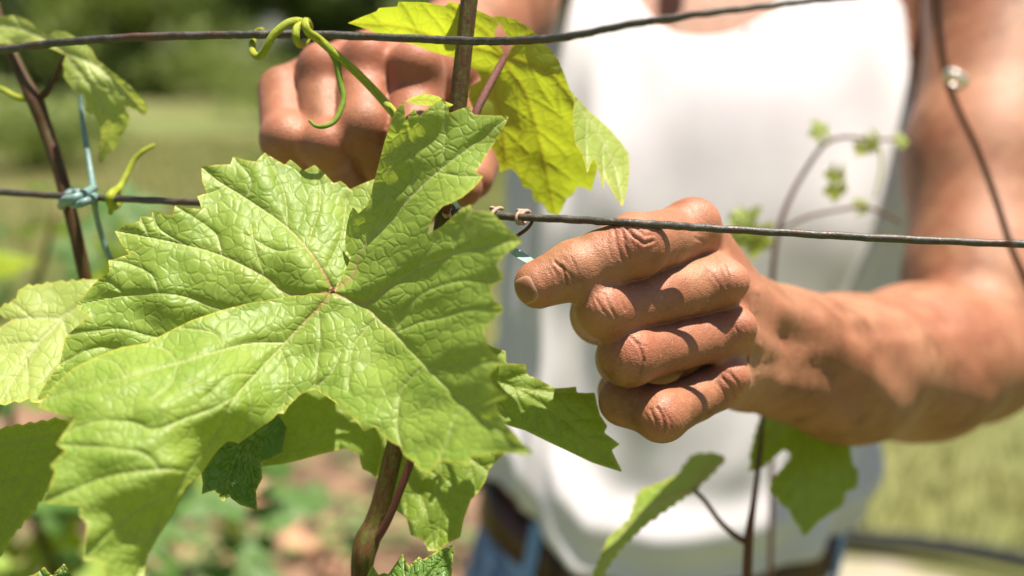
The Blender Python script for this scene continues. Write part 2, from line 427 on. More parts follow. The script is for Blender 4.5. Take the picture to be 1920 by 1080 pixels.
def tor(y):
    y = np.asarray(y, float); return [np.interp(y, TOR[:, 0], TOR[:, i]) for i in range(1, 5)]
def sdf_torso(P):
    cx, a, fr, b = tor(P[..., 1]); cz = fr+b
    q = (np.abs((P[..., 0]-cx)/a)**3.4+np.abs((P[..., 2]-cz)/b)**3.4)**(1/3.4)
    f = (q-1)*b*.9
    return np.maximum(f, np.maximum(P[..., 1]-315, -330-P[..., 1]))
def sdf_body(P):
    f = sdf_torso(P)
    sl = np.array([408, 262, 768.]); sr = np.array([10, 318, 915.])
    f = smin(f, smin(cone(P, (345, 262, 995), (425, 280, 905), 44, 46), cone(P, (425, 280, 905), sl, 46, 56), 12), 12); f = smin(f, cone(P, (60, 285, 1000), sr, 44, 58), 14)
    f = smin(f, cone(P, (195, 300, 1005), (200, 450, 965), 60, 58), 16)
    hd = smin(ellip(P, (203, 560, 950), (78, 115, 98)), cone(P, (200, 480, 905), (205, 520, 880), 38, 30), 20)
    hd = smin(hd, cone(P, (204, 560, 858), (204, 528, 838), 8, 12), 8)
    f = smin(f, hd, 20)
    f = smin(f, cone(P, Q(1700,-60,945), Q(1690,340,930), 44, 36), 10)
    # left arm (right in photo)
    arm = chain(P, [(sl, 56), J(1905,0,745,150), J(1850,300,690,138), J(1840,540,648,130), J(1822,655,620,112)], 20)
    fore = chain(P, [J(1818,668,620,128), J(1720,680,570,136), J(1590,692,520,126), J(1455,655,478,116)], 20)
    fore = smin(fore, cone(P, Q(1415,590,458), Q(1560,650,505), 17, 20), 8)
    fore = smin(fore, cone(P, Q(1415,705,458), Q(1560,740,505), 16, 20), 8)
    f = smin(f, smin(arm, fore, 14), 8)
    # right arm
    arm = chain(P, [(sr, 56), (Q(1010,-215,650), 42)], 20)
    fore = chain(P, [(Q(1005,-205,650), 44), (Q(925,20,560), 32), (Q(868,100,502), 25)], 14)
    f = smin(f, smin(arm, fore, 14), 8)
    f = smin(f, sdf_hand_left(P), 7); f = smin(f, sdf_hand_right(P), 7)
    return f

def surface_net(fn, lo, hi, h, blk=8, smooth=2):
    lo = np.array(lo, float); n = np.ceil((np.array(hi)-lo)/h/blk).astype(int)*blk
    nb = n//blk
    bi = np.stack(np.meshgrid(*[np.arange(k) for k in nb], indexing='ij'), -1).reshape(-1, 3)
    cen = lo+(bi+.5)*blk*h
    fv = np.concatenate([fn(c) for c in np.array_split(cen, max(1, len(cen)//200000))])
    rad = blk*h*.5*1.7320508*1.35+h
    D = np.where(fv < 0, -1., 1.).astype(np.float32).reshape(nb)
    D = np.repeat(np.repeat(np.repeat(D, blk, 0), blk, 1), blk, 2)
    act = bi[np.abs(fv) < rad]
    off = np.stack(np.meshgrid(*[np.arange(blk)]*3, indexing='ij'), -1).reshape(-1, 3)
    for ch in np.array_split(act, max(1, len(act)//800)):
        idx = (ch[:, None, :]*blk+off[None]).reshape(-1, 3)
        D[idx[:, 0], idx[:, 1], idx[:, 2]] = fn(lo+idx*h)
    S = D < 0
    # cells with a sign change
    c = np.zeros(tuple(n-1), np.int8)
    for dx in (0, 1):
        for dy in (0, 1):
            for dz in (0, 1): c += S[dx:n[0]-1+dx, dy:n[1]-1+dy, dz:n[2]-1+dz]
    ci = np.argwhere((c > 0) & (c < 8))
    acc = np.zeros((len(ci), 3)); cnt = np.zeros(len(ci))
    co = [(x, y, z) for x in (0, 1) for y in (0, 1) for z in (0, 1)]
    for a in co:
        for ax in range(3):
            if a[ax]: continue
            b = list(a); b[ax] = 1
            va = D[ci[:, 0]+a[0], ci[:, 1]+a[1], ci[:, 2]+a[2]]; vb = D[ci[:, 0]+b[0], ci[:, 1]+b[1], ci[:, 2]+b[2]]
            m = (va < 0) != (vb < 0); t = np.where(m, va/(va-vb+1e-12), 0)
            p = np.array(a, float)+t[:, None]*(np.array(b)-np.array(a)); acc[m] += p[m]; cnt[m] += 1
    V = lo+(ci+acc/cnt[:, None])*h
    idm = -np.ones(tuple(n-1), np.int32); idm[ci[:, 0], ci[:, 1], ci[:, 2]] = np.arange(len(ci))
    F = []
    for ax in range(3):
        sl0 = [slice(1, k-1) for k in n]; sl0[ax] = slice(0, n[ax]-1); sl1 = list(sl0); sl1[ax] = slice(1, n[ax])
        s0 = S[tuple(sl0)]; s1 = S[tuple(sl1)]
        e = np.argwhere(s0 != s1); base = e.copy()
        for k in range(3):
            if k != ax: base[:, k] += 1
        u, v = (ax+1) % 3, (ax+2) % 3
        def at(du, dv):
            q = base.copy(); q[:, u] -= du; q[:, v] -= dv; return idm[q[:, 0], q[:, 1], q[:, 2]]
        q = np.stack([at(1, 1), at(0, 1), at(0, 0), at(1, 0)], 1)
        flip = ~s0[e[:, 0], e[:, 1], e[:, 2]]; q[flip] = q[flip][:, ::-1]
        q = q[(q >= 0).all(1)]; F.append(q)
    F = np.concatenate(F)
    for _ in range(smooth):
        A = np.zeros_like(V); N = np.zeros(len(V))
        for i in range(4):
            for j2 in (1, 3):
                np.add.at(A, F[:, i], V[F[:, (i+j2) % 4]]); np.add.at(N, F[:, i], 1)
        ok = N > 0; V[ok] = .5*V[ok]+.5*A[ok]/N[ok][:, None]
    # project back to the surface once
    e = h*.5
    f0 = fn(V); g = np.stack([fn(V+np.eye(3)[k]*e)-f0 for k in range(3)], 1)/e
    gl = np.linalg.norm(g, axis=1)+1e-9; V = V-g*(np.clip(f0, -h, h)/gl**2)[:, None]
    return V, F, g/gl[:, None]

def seg_dist(P2, poly):
    """distance of 2D points to a polyline"""
    best = np.full(len(P2), 1e9)
    for a, b in zip(poly[:-1], poly[1:]):
        a = np.asarray(a, float); b = np.asarray(b, float); ba = b-a
        t = np.clip(((P2-a)@ba)/(ba@ba+1e-9), 0, 1); d = P2-a-t[:, None]*ba
        best = np.minimum(best, np.sqrt((d*d).sum(1)))
    return best

# ------------------------------------------------------------------ setting: ground
def build_ground():
    xs = np.concatenate([np.linspace(-160, -8, 30), np.linspace(-7.5, 7.5, 110), np.linspace(8, 160, 30)])
    ys = np.concatenate([np.linspace(-60, 0, 10), np.linspace(.4, 9, 100), np.linspace(9.5, 200, 60)])
    X, Y = np.meshgrid(xs, ys); near = np.exp(-((Y-3)/6)**2)
    Z = .02*np.sin(X*2.1+Y)*np.cos(Y*1.7)*near + .012*np.sin(X*5.3)*np.sin(Y*4.1+1)*near + np.where(Y > 14, (Y-14)*.004, 0)
    V = np.stack([X, Y, Z], -1).reshape(-1, 3); ny, nx = X.shape
    i = np.arange(ny*nx).reshape(ny, nx); F = np.stack([i[:-1, :-1], i[:-1, 1:], i[1:, 1:], i[1:, :-1]], -1).reshape(-1, 4)
    me = mesh_np('ground', V, F)
    x, y = V[:, 0], V[:, 1]
    s = np.exp(-(((y-3.0)/1.25)**4))*1/(1+np.exp((x-.35)*6)); set_attr(me, 'soil', s)
    p = np.exp(-(((y-2.15)/.42)**4))/(1+np.exp(-(x-.45)*8))/(1+np.exp((x-1.2)*9)); set_attr(me, 'pale', p)
    return tag(link_mesh('ground', me, M['ground']), kind='structure')
build_ground()

def blades(name, n, region, hmin, hmax, wid, mat, label, cat, keep=None, lean=.5):
    x0, x1, y0, y1 = region
    x = RNG.uniform(x0, x1, n); y = y0+(y1-y0)*RNG.random(n)**1.3
    if keep is not None: m = keep(x, y); x, y = x[m], y[m]; n = len(x)
    h = RNG.uniform(hmin, hmax, n); a = RNG.uniform(0, 6.28, n); l = RNG.uniform(0, lean, n)*h; b = RNG.uniform(0, 6.28, n)
    dx, dy = np.cos(a)*wid, np.sin(a)*wid; z = np.where(y > 14, (y-14)*.004, 0)-.01
    V = np.stack([np.stack([x-dx, y-dy, z], 1), np.stack([x+dx, y+dy, z], 1),
                  np.stack([x+dx*.6+np.cos(b)*l*.5, y+dy*.6+np.sin(b)*l*.5, z+h*.6], 1), np.stack([x+np.cos(b)*l, y+np.sin(b)*l, z+h], 1)], 1).reshape(-1, 3)
    i = np.arange(n)*4; F = np.concatenate([np.stack([i, i+1, i+2], 1), np.stack([i, i+2, i+3], 1)])
    o = link_mesh(name, mesh_np(name, V, F, False), mat); return tag(o, label, cat, kind='stuff')
blades('grass', 90000, (-7, 8, 1.2, 16), .04, .14, .006, M['grass'], 'yellow green meadow grass between the vine rows', 'grass',
       keep=lambda x, y: (~((np.abs(y-3.0) < 1.15) & (x < .3+.2*np.sin(y*5)))) & (~((np.abs(y-2.15) < .4) & (x > .5))))

def weeds():
    V = []; F = []
    for _ in range(46):
        cx, cy = RNG.uniform(-1.9, .4), RNG.uniform(2.0, 4.1)
        s = RNG.uniform(.6, 1.5)
        for _ in range(26):
            a = RNG.uniform(0, 6.28); r = RNG.uniform(.01, .10)*s; z = RNG.uniform(.02, .11)*s; t = RNG.uniform(-.5, .6)
            c = np.array([cx+math.cos(a)*r, cy+math.sin(a)*r, z]); u = np.array([math.cos(a), math.sin(a), t]); u /= np.linalg.norm(u)
            w = np.array([-math.sin(a), math.cos(a), 0]); L = RNG.uniform(.02, .045)*s; k = len(V)
            V += [c-u*L*.5, c+w*L*.4, c+u*L, c-w*L*.4]; F.append((k, k+1, k+2, k+3))
    o = link_mesh('weeds', mesh_np('weeds', np.array(V), np.array(F), False), M['weed'])
    tag(o, 'low leafy green weeds scattered over the brown soil', 'weeds', kind='stuff')
weeds()
def stones():
    import bmesh
    protos = []
    for k in range(4):
        bm = bmesh.new(); bmesh.ops.create_icosphere(bm, subdivisions=3, radius=1)
        for v in bm.verts:
            p = v.co; s = 1+.22*math.sin(p.x*3+k)*math.cos(p.y*2.6+k*2)+.12*math.sin(p.z*6+p.x*4+k); v.co = p*s
            v.co.z *= .6
        me = bpy.data.meshes.new('stone'); bm.to_mesh(me); bm.free(); me.materials.append(M['stone'])
        for f in me.polygons: f.use_smooth = True
        protos.append(me)
    spots = [(410,955,.075,'flat pale red stone below the small dark leaf'), (465,935,.06,'pale stone just right of the small dark leaf tip'), (380,1045,.06,'orange red clod on the soil near the bottom edge'),
             (590,1015,.075,'rounded reddish stone beside the thick brown cane foot'), (620,1060,.05,'smaller stone in front of the rounded reddish stone'), (450,1062,.055,'brown red clod right of the drooping leaf tip')]
    for i, (px, py, r, lab) in enumerate(spots):
        # ray to the ground
        q = to_world(Q(px, py, 1000.)); o = np.array([0, 0, CAM_H]); d = q-o; t = -(o[2]-r*.3)/d[2]; p = o+d*t
        ob = bpy.data.objects.new('stone', protos[i % 4]); COL.objects.link(ob)
        ob.location = p; ob.scale = (r*1.3, r, r); ob.rotation_euler = (0, 0, i*1.3)
        tag(ob, lab, 'stone', 'stones on the soil')
stones()
def ray_ground(px, py, z=0.0):
    q = to_world(Q(px, py, 1000.)); o = np.array([0, 0, CAM_H]); d = q-o; return o+d*(z-o[2])/d[2]
def hose():
    pts = [ray_ground(px, py, .06) for px, py in ((1480,990), (1600,1008), (1700,1018), (1800,1030), (1920,1052), (2100,1090))]
    C = cat_spline([np.append(p, .026) for p in pts], 10); V, F, UV = tube_arrays(C, 12)
    o = link_mesh('irrigation_hose', mesh_from(V, F, 'irrigation_hose'), M['hose'])
    tag(o, 'black irrigation hose lying across the grass behind the person', 'hose')
hose()

# ------------------------------------------------------------------ distant trees
def tree(x, y, H, R, mat, label, seed):
    r = np.random.default_rng(seed); base = np.array([x, y, max(0, (y-14)*.004)])
    root = empty('leafy_tree', tuple(base)); tag(root, label, 'tree', 'trees at the far edge of the meadow')
    tr = [np.array([x, y, base[2]-.2, .028*H]), np.array([x+.1*R, y, base[2]+H*.35, .02*H]), np.array([x-.05*R, y, base[2]+H*.8, .006*H])]
    V, F, UV = tube_arrays(cat_spline(tr, 5), 10); off = len(V)
    for k in range(6):
        a = r.uniform(0, 6.28); z0 = base[2]+H*r.uniform(.25, .55)
        lim = [np.array([x, y, z0, .010*H]), np.array([x+math.cos(a)*R*.4, y+math.sin(a)*R*.4, z0+H*.12, .006*H]), np.array([x+math.cos(a)*R*.75, y+math.sin(a)*R*.75, z0+H*.22, .002*H])]
        v, f, _ = tube_arrays(cat_spline(lim, 4), 6); V = np.vstack([V, v]); F += [tuple(i+off for i in g) for g in f]; off += len(v)
    link_mesh('trunk', mesh_from(V, F, 'trunk'), M['twig'], root)
    cl = []
    for k in range(26):
        a = r.uniform(0, 6.28); q = r.random()**.5; zz = r.uniform(.02, .95)
        wz = math.sin(math.pi*min(1, zz*.9+.12))
        cl.append((x+math.cos(a)*R*q*wz, y+math.sin(a)*R*q*wz, base[2]+zz*H, R*r.uniform(.2, .38)))
    n = 8000; c = np.array(cl)[r.integers(0, len(cl), n)]
    d = r.normal(size=(n, 3)); d /= np.linalg.norm(d, axis=1)[:, None]; rad = c[:, 3]*r.random(n)**.35
    P = c[:, :3]+d*rad[:, None]*np.array([1, 1, .8])
    u = r.normal(size=(n, 3)); u /= np.linalg.norm(u, axis=1)[:, None]; w = np.cross(u, d); w /= np.linalg.norm(w, axis=1)[:, None]+1e-9
    s = r.uniform(.07, .14, n)[:, None]*H/5
    Vv = np.stack([P-u*s, P+w*s*.6, P+u*s, P-w*s*.6], 1).reshape(-1, 3); i = np.arange(n)*4
    link_mesh('crown', mesh_np('crown', Vv, np.stack([i, i+1, i+2, i+3], 1), False), mat, root)
specs = [(-19,30,8,3.4,0,'dark bushy tree at the far left corner'), (-14.5,33,9,3.8,0,'tall dark tree above the top wire at left'), (-10.5,29,6,3.0,1,'lighter green tree between two dark ones'),
         (-7,34,9,3.6,0,'dark tree above the left end of the coiled tendril'), (-3.6,33,8,3.4,0,'dark tree behind the coiled tendril'), (-.8,36,8.5,3.4,1,'light green tree above the rear hand'),
         (4,38,9,4,0,'dark tree hidden behind the white shirt'), (10,37,8.5,4,1,'light tree behind the shoulder'), (17,36,9,4.2,0,'dark tree to the right of the arm'), (24,36,9,4.4,0,'dark tree at the far right end'),
 (-22,42,11,5,0,'big dark tree in the back row at far left'), (-12,42,11,5,1,'big light tree in the back row at left'), (-5,43,11,5,0,'big dark tree in the back row above the coiled tendril'), (1.5,43,11,5,0,'big dark tree in the back row above the rear hand')]
for i, (x, y, H, R, k, lab) in enumerate(specs): tree(x, y, H, R, M['crown_light' if k else 'crown'], lab, i+10)

def bush(x, y, H, R, mat, label, seed):
    r = np.random.default_rng(seed); base = np.array([x, y, max(0, (y-14)*.004)])
    root = empty('bush', tuple(base)); tag(root, label, 'bush', 'bushes in the meadow'); V = []; F = []; off = 0
    for k in range(7):
        a = r.uniform(0, 6.28); q = R*r.uniform(.2, .7)
        v, f, _ = tube_arrays(cat_spline([np.array([x, y, base[2]-.05, .015]), np.array([x+math.cos(a)*q*.5, y+math.sin(a)*q*.5, base[2]+H*.5, .01]), np.array([x+math.cos(a)*q, y+math.sin(a)*q, base[2]+H*.85, .004])], 4), 6)
        V.append(v); F += [tuple(i+off for i in g) for g in f]; off += len(v)
    link_mesh('stems', mesh_from(np.vstack(V), F, 'stems'), M['twig'], root)
    n = 2600; d = r.normal(size=(n, 3)); d /= np.linalg.norm(d, axis=1)[:, None]; rad = r.random(n)**.4
    lump = 1+.3*np.sin(d[:, 0]*4+seed)*np.sin(d[:, 1]*5)+.2*np.sin(d[:, 2]*7+seed)
    P = base+np.array([0, 0, H*.5])+d*(rad*lump)[:, None]*np.array([R, R, H*.5])
    u = r.normal(size=(n, 3)); u /= np.linalg.norm(u, axis=1)[:, None]; w = np.cross(u, d); w /= np.linalg.norm(w, axis=1)[:, None]+1e-9
    s = r.uniform(.03, .06, n)[:, None]
    Vv = np.stack([P-u*s, P+w*s*.6, P+u*s, P-w*s*.6], 1).reshape(-1, 3); i = np.arange(n)*4
    link_mesh('foliage', mesh_np('foliage', Vv, np.stack([i, i+1, i+2, i+3], 1), False), mat, root)
for i, (x, y, H, R, k, lab) in enumerate([(-5.6,12,.9,.9,1,'light green bush in the meadow at the left edge'), (-4.3,19,1.1,1.3,1,'light bush in the meadow below the coiled tendril'),
        (-2.9,24,1.8,1.8,0,'dark bush beside the rear hand'), (-1.9,10,.5,.8,1,'low bush left of the rear fingers'), (3.1,6.2,.5,.7,1,'low bush at the right edge under the elbow'), (-7.2,26,1.8,2.0,1,'light bush at the foot of the far trees')]):
    bush(x, y, H, R, M['crown_light' if k else 'crown'], lab, 60+i)

# ------------------------------------------------------------------ leaves
def tps(pts, vals, lam=1e-3):
    P = np.array(pts, float)/500; v = np.array(vals, float); n = len(P)
    def U(r2): return np.where(r2 > 1e-12, r2*np.log(r2+1e-12)*.5, 0)
    K = U(((P[:, None]-P[None])**2).sum(-1))+lam*np.eye(n); B = np.hstack([np.ones((n, 1)), P])
    A = np.zeros((n+3, n+3)); A[:n, :n] = K; A[:n, n:] = B; A[n:, :n] = B.T
    w = np.linalg.solve(A, np.append(v, [0, 0, 0]))
    def f(X):
        X = np.asarray(X, float)/500; r2 = ((X[:, None]-P[None])**2).sum(-1); return U(r2)@w[:n]+w[n]+X@w[n+1:]
    return f
def inside(P, poly):
    poly = np.array(poly, float); c = np.zeros(len(P), bool); x, y = P[:, 0], P[:, 1]
    for (x1, y1), (x2, y2) in zip(poly, np.roll(poly, -1, 0)):
        if y1 == y2: continue
        m = ((y1 > y) != (y2 > y)) & (x < (x2-x1)*(y-y1)/(y2-y1)+x1); c ^= m
    return c
def nearest_on(P, poly):
    poly = np.array(poly, float); best = np.full(len(P), 1e18); out = P.copy()
    for a, b in zip(poly, np.roll(poly, -1, 0)):
        ba = b-a; t = np.clip(((P-a)@ba)/(ba@ba+1e-9), 0, 1); q = a+t[:, None]*ba; d = ((P-q)**2).sum(1)
        m = d < best; best[m] = d[m]; out[m] = q[m]
    return out, np.sqrt(best)
def serrate(poly, amp=5, step=22, seed=0):
    """add small teeth to a coarse outline"""
    r = np.random.default_rng(seed); out = []; poly = [np.array(p, float) for p in poly]
    for a, b in zip(poly, poly[1:]+poly[:1]):
        L = np.linalg.norm(b-a); k = max(1, int(round(L/step))); n = np.array([b[1]-a[1], -(b[0]-a[0])])/(L+1e-9)
        out.append(a)
        for i in range(k):
            t0 = (i+.62+.15*r.random())/k; t1 = (i+1)/k
            out.append(a+(b-a)*t0+n*amp*r.uniform(.5, 1.2))
            if i < k-1: out.append(a+(b-a)*t1-n*amp*.2)
    return out
def leaf_patch(poly, ctrl, veins, veins2, centre, step=2.6, wav=.8, seed=0, scale=5.1, vw=.55, gd=1.0):
    """outline traced in the photo -> sheet with its own depth, relief and vein attributes (camera mm)"""
    poly = [tuple(p) for p in poly]; A = np.array(poly, float)
    x0, y0 = A.min(0)-step; x1, y1 = A.max(0)+step
    nx, ny = int((x1-x0)/step)+2, int((y1-y0)/step)+2
    gx, gy = np.meshgrid(x0+np.arange(nx)*step, y0+np.arange(ny)*step); G = np.stack([gx, gy], -1).reshape(-1, 2)
    cx = G.reshape(ny, nx, 2)[:-1, :-1].reshape(-1, 2)+step/2; ins = inside(cx, poly)
    i = np.arange(nx*ny).reshape(ny, nx); Fa = np.stack([i[:-1, :-1], i[1:, :-1], i[1:, 1:], i[:-1, 1:]], -1).reshape(-1, 4)[ins]
    # boundary vertices = used by fewer than four kept cells
    cnt = np.bincount(Fa.ravel(), minlength=nx*ny); used = cnt > 0; bnd = used & (cnt < 4)
    near, _ = nearest_on(G[bnd], poly); G2 = G.copy(); G2[bnd] = near
    remap = -np.ones(nx*ny, int); remap[used] = np.arange(used.sum()); Fa = remap[Fa]; G2 = G2[used]
    f = tps([c[:2] for c in ctrl], [c[2] for c in ctrl]); d = f(G2)
    r = np.random.default_rng(seed)
    for k in range(5):
        a = r.uniform(0, 6.28); fr = 2*math.pi/r.uniform(55, 150); d = d+wav*.45*np.sin((G2[:, 0]*math.cos(a)+G2[:, 1]*math.sin(a))*fr+r.uniform(0, 6.28))
    mm = scale
    _, ed = nearest_on(G2, poly)
    v = np.zeros(len(G2)); v2 = np.zeros(len(G2)); groove = np.zeros(len(G2))
    c = np.array(centre, float); dc = np.sqrt(((G2-c)**2).sum(1))
    for pl in veins:
        S = cat_spline([(*p,) for p in pl], 6); ds = seg_dist(G2, S)/mm; tap = np.clip(1.25-dc/(110*mm), .35, 1.2)
        v = np.maximum(v, np.exp(-(ds/(vw*tap))**2)); groove = np.maximum(groove, np.exp(-(ds/1.9)**2))
    for pl in veins2:
        S = cat_spline([(*p,) for p in pl], 6); ds = seg_dist(G2, S)/mm
        v2 = np.maximum(v2, np.exp(-(ds/(vw*.75))**2)); groove = np.maximum(groove, .6*np.exp(-(ds/1.3)**2))
    d = d+groove*gd
    P = np.stack([(G2[:, 0]-960)/FOCAL_PX*d, (540-G2[:, 1])/FOCAL_PX*d, d], 1)
    at = {'vein': v, 'vein2': v2, 'edge': np.exp(-(ed/mm/.55)**2), 'centre': np.exp(-(dc/mm/17)**2)}
    uv = np.stack([G2[:, 0], -G2[:, 1]], 1)/mm+np.array([seed*37.0, seed*11.0])
    return P, Fa, at, uv
def auto_branches(veins, ang=48, gap=52, length=150, seed=0):
    r = np.random.default_rng(seed); out = []
    for pl in veins:
        S = cat_spline([(*p,) for p in pl], 12); seg = np.sqrt((np.diff(S, axis=0)**2).sum(1)); L = np.concatenate([[0], np.cumsum(seg)])
        s = gap*.8; side = 1
        while s < L[-1]*.93:
            k = min(np.searchsorted(L, s), len(S)-2); t = S[k+1]-S[k-1]; t /= np.linalg.norm(t)+1e-9
            a = math.radians(ang+r.uniform(-6, 6))*side; u = np.array([t[0]*math.cos(a)-t[1]*math.sin(a), t[0]*math.sin(a)+t[1]*math.cos(a)])
            ln = length*(1-.55*s/L[-1])*r.uniform(.8, 1.1)
            p0 = S[k]; p1 = p0+u*ln*.5+t*ln*.03; p2 = p0+u*ln+t*ln*.18
            out.append([tuple(p0), tuple(p1), tuple(p2)]); side = -side; s += gap*.5*r.uniform(.8, 1.2)
    return out
def leaf_object(name, patches, mat, parent, label=None):
    V = []; F = []; at = {}; UV = []; off = 0
    for P, Fa, a, uv in patches:
        V.append(P); F.append(Fa+off); off += len(P); UV.append(uv)
        for k in a: at.setdefault(k, []).append(a[k])
    me = mesh_np(name, to_world(np.vstack(V)), np.vstack(F))
    for k in at: set_attr(me, k, np.concatenate(at[k]))
    set_uv(me, np.vstack(UV))
    o = link_mesh(name, me, mat, parent)
    if label: o['label'] = label
    return o

# ================================================================== main grapevine
vine = empty('grapevine', to_world(Q(690, 1500, 400)))
tag(vine, 'foreground grapevine with a huge toothed green leaf, brown cane and curling tendril', 'grapevine')
# cane (upper and lower part are one stem running behind the big leaf)
cane = stem('cane', [(905,-220,388,31), (893,-80,386,31), (880,0,385,31), (868,110,384,31), (855,230,384,33), (835,400,384,34), (800,600,385,34), (768,740,392,34), (738,850,396,34), (718,930,398,35), (703,980,398,38), (688,1015,396,46), (680,1050,394,42), (676,1110,396,36), (668,1300,400,36), (655,1600,405,40)], M['cane'], vine, n=8, segs=24, ridges=6, ramp=.05)
stem('side_stem', [(686,1048,398,12), (700,1022,395,15), (726,978,392,15), (752,915,390,15), (775,850,388,15), (800,760,380,13)], M['petiole'], vine)

# big leaf --------------------------------------------------------------
A_poly = [(624,552),(600,570),(520,600),(420,640),(330,680),(230,700),(150,720),(90,745),(66,752),(90,712),(112,683),(116,660),(123,632),(133,622),(167,592),(150,583),(142,573),(165,545),(183,525),(205,510),(204,497),(203,488),(242,477),(226,455),(215,434),(240,420),(262,414),(263,405),(284,407),(286,394),(323,405),(328,385),(352,390),(378,392),(374,378),(369,368),(388,362),(379,340),(377,313),(403,309),(432,308),(437,293),(460,300),(480,303),(488,294),(496,286),(515,298),(534,309),(544,299),(556,308),(569,320),(590,309),(608,325),(626,344),(638,339),(648,346),(656,355),(680,344),(704,335),(712,360),(712,400),(705,460),(690,500),(655,530)]
A_ctrl = [(66,752,344),(123,632,352),(142,573,357),(203,488,361),(215,434,365),(286,394,367),(377,313,379),(437,293,384),(496,286,386),(590,309,388),(704,335,390),(700,420,377),(660,470,371),(624,548,361),(560,470,363),(500,400,373),(420,430,369),(330,460,365),(300,550,358),(420,560,358),(400,500,361),(520,520,361),(250,620,356),(420,650,362),(560,340,384),(480,340,380),(640,400,381),(180,660,353)]
A_v = [[(624,545),(608,513),(573,463),(530,420),(463,373),(410,340),(377,313)], [(624,546),(570,553),(527,545),(497,520),(417,480),(327,455),(217,433)], [(624,547),(500,590),(410,577),(340,555),(283,551),(210,558),(143,573)]]
A_v2 = [[(576,462),(598,390),(600,350),(595,310)], [(540,428),(532,360),(497,287)], [(417,479),(410,450),(403,437),(375,415),(330,387)], [(400,640),(297,633),(230,617),(183,620),(125,628)], [(298,549),(290,525),(277,510),(237,493),(203,488)], [(463,373),(470,335),(437,295)], [(420,350),(395,362),(372,367)], [(497,520),(480,470),(470,420)], [(608,513),(640,440),(650,370)], [(350,460),(300,430),(286,396)], [(220,650),(170,655),(112,683)], [(573,463),(520,470),(460,440)], [(283,451),(270,425),(264,408)], [(240,560),(205,530),(183,526)]]
B_poly = [(624,550),(634,528),(652,498),(658,482),(648,467),(647,450),(650,423),(655,402),(662,388),(672,400),(690,385),(700,345),(712,300),(722,262),(727,248),(730,240),(733,226),(744,205),(757,189),(759,210),(761,228),(768,215),(777,203),(781,212),(786,218),(808,198),(832,184),(838,198),(843,212),(860,205),(880,199),(884,208),(888,215),(920,216),(955,217),(944,240),(930,263),(915,287),(900,310),(892,323),(907,330),(889,352),(867,370),(848,380),(830,387),(813,407),(805,423),(802,441),(815,432),(830,423),(846,408),(863,393),(883,383),(885,395),(905,395),(923,398),(943,420),(963,437),(980,452),(960,468),(943,480),(930,497),(936,508),(947,522),(932,530),(918,540),(922,552),(927,563),(947,580),(925,598),(907,620),(912,640),(920,657),(943,680),(928,690),(917,702),(922,716),(930,730),(952,745),(930,755),(934,770),(940,783),(963,810),(982,832),(1000,850),(985,853),(958,851),(930,850),(905,855),(883,857),(877,873),(850,868),(823,864),(812,878),(800,892),(788,880),(777,867),(766,860),(757,853),(750,837),(730,827),(712,810),(703,800),(683,809),(676,800),(670,792),(655,778),(640,763),(615,745),(590,730),(576,734),(563,740),(550,752),(540,763),(532,776),(521,775),(510,787),(480,808),(447,832),(438,828),(427,827),(412,840),(400,853),(390,868),(380,883),(360,903),(350,912),(333,943),(312,982),(290,1020),(277,1043),(268,1085),(250,1135),(232,1165),(215,1140),(198,1105),(195,1072),(193,1053),(157,1050),(160,1015),(163,983),(148,967),(150,946),(115,946),(80,942),(92,915),(103,884),(93,873),(108,858),(122,845),(105,833),(122,808),(140,783),(105,775),(70,763),(85,743),(100,723),(137,690),(183,668),(227,651),(277,643),(313,623),(333,613),(360,600),(413,582),(467,568),(527,558),(580,550)]
B_ctrl = [(624,548,360),(660,420,368),(650,470,368),(700,345,362),(733,226,352),(757,189,350),(832,184,352),(880,199,352),(955,217,350),(907,330,345),(820,323,350),(770,370,354),(723,423,357),(690,500,358),(802,441,345),(863,393,338),(923,398,330),(980,452,322),(900,463,332),(783,503,346),(947,522,322),(880,582,330),(830,640,334),(947,680,316),(952,745,312),(1000,850,308),(890,777,322),(807,697,336),(737,623,349),(680,572,357),(877,873,314),(800,892,320),(757,853,330),(683,809,336),(640,763,340),(590,730,345),(532,776,342),(447,832,339),(380,883,335),(290,1020,326),(240,1150,318),(527,643,352),(440,743,334),(350,890,325),(600,650,350),(480,700,343),(70,763,330),(137,690,336),(227,651,343),(313,623,347),(413,582,352),(500,563,357),(333,682,337),(237,707,331),(420,655,343),(357,780,328),(250,792,324),(80,942,316),(150,900,318),(157,1050,314),(105,833,322),(250,960,320)]
B_ctrl = [(a, b, d if d > 350 else 350-(350-d)*1.5) for a, b, d in B_ctrl]
B_v = [[(618,552),(597,577),(560,615),(527,650),(480,700),(440,745),(403,813),(350,890),(290,985),(235,1150)], [(532,643),(470,644),(420,655),(333,682),(237,707),(103,743),(72,762)], [(628,550),(640,555),(680,572),(737,623),(807,697),(890,777),(995,848)], [(680,571),(737,532),(783,503),(803,493),(890,463),(970,452)], [(628,543),(660,517),(683,460),(723,423),(770,370),(820,323),(880,277),(953,220)]]
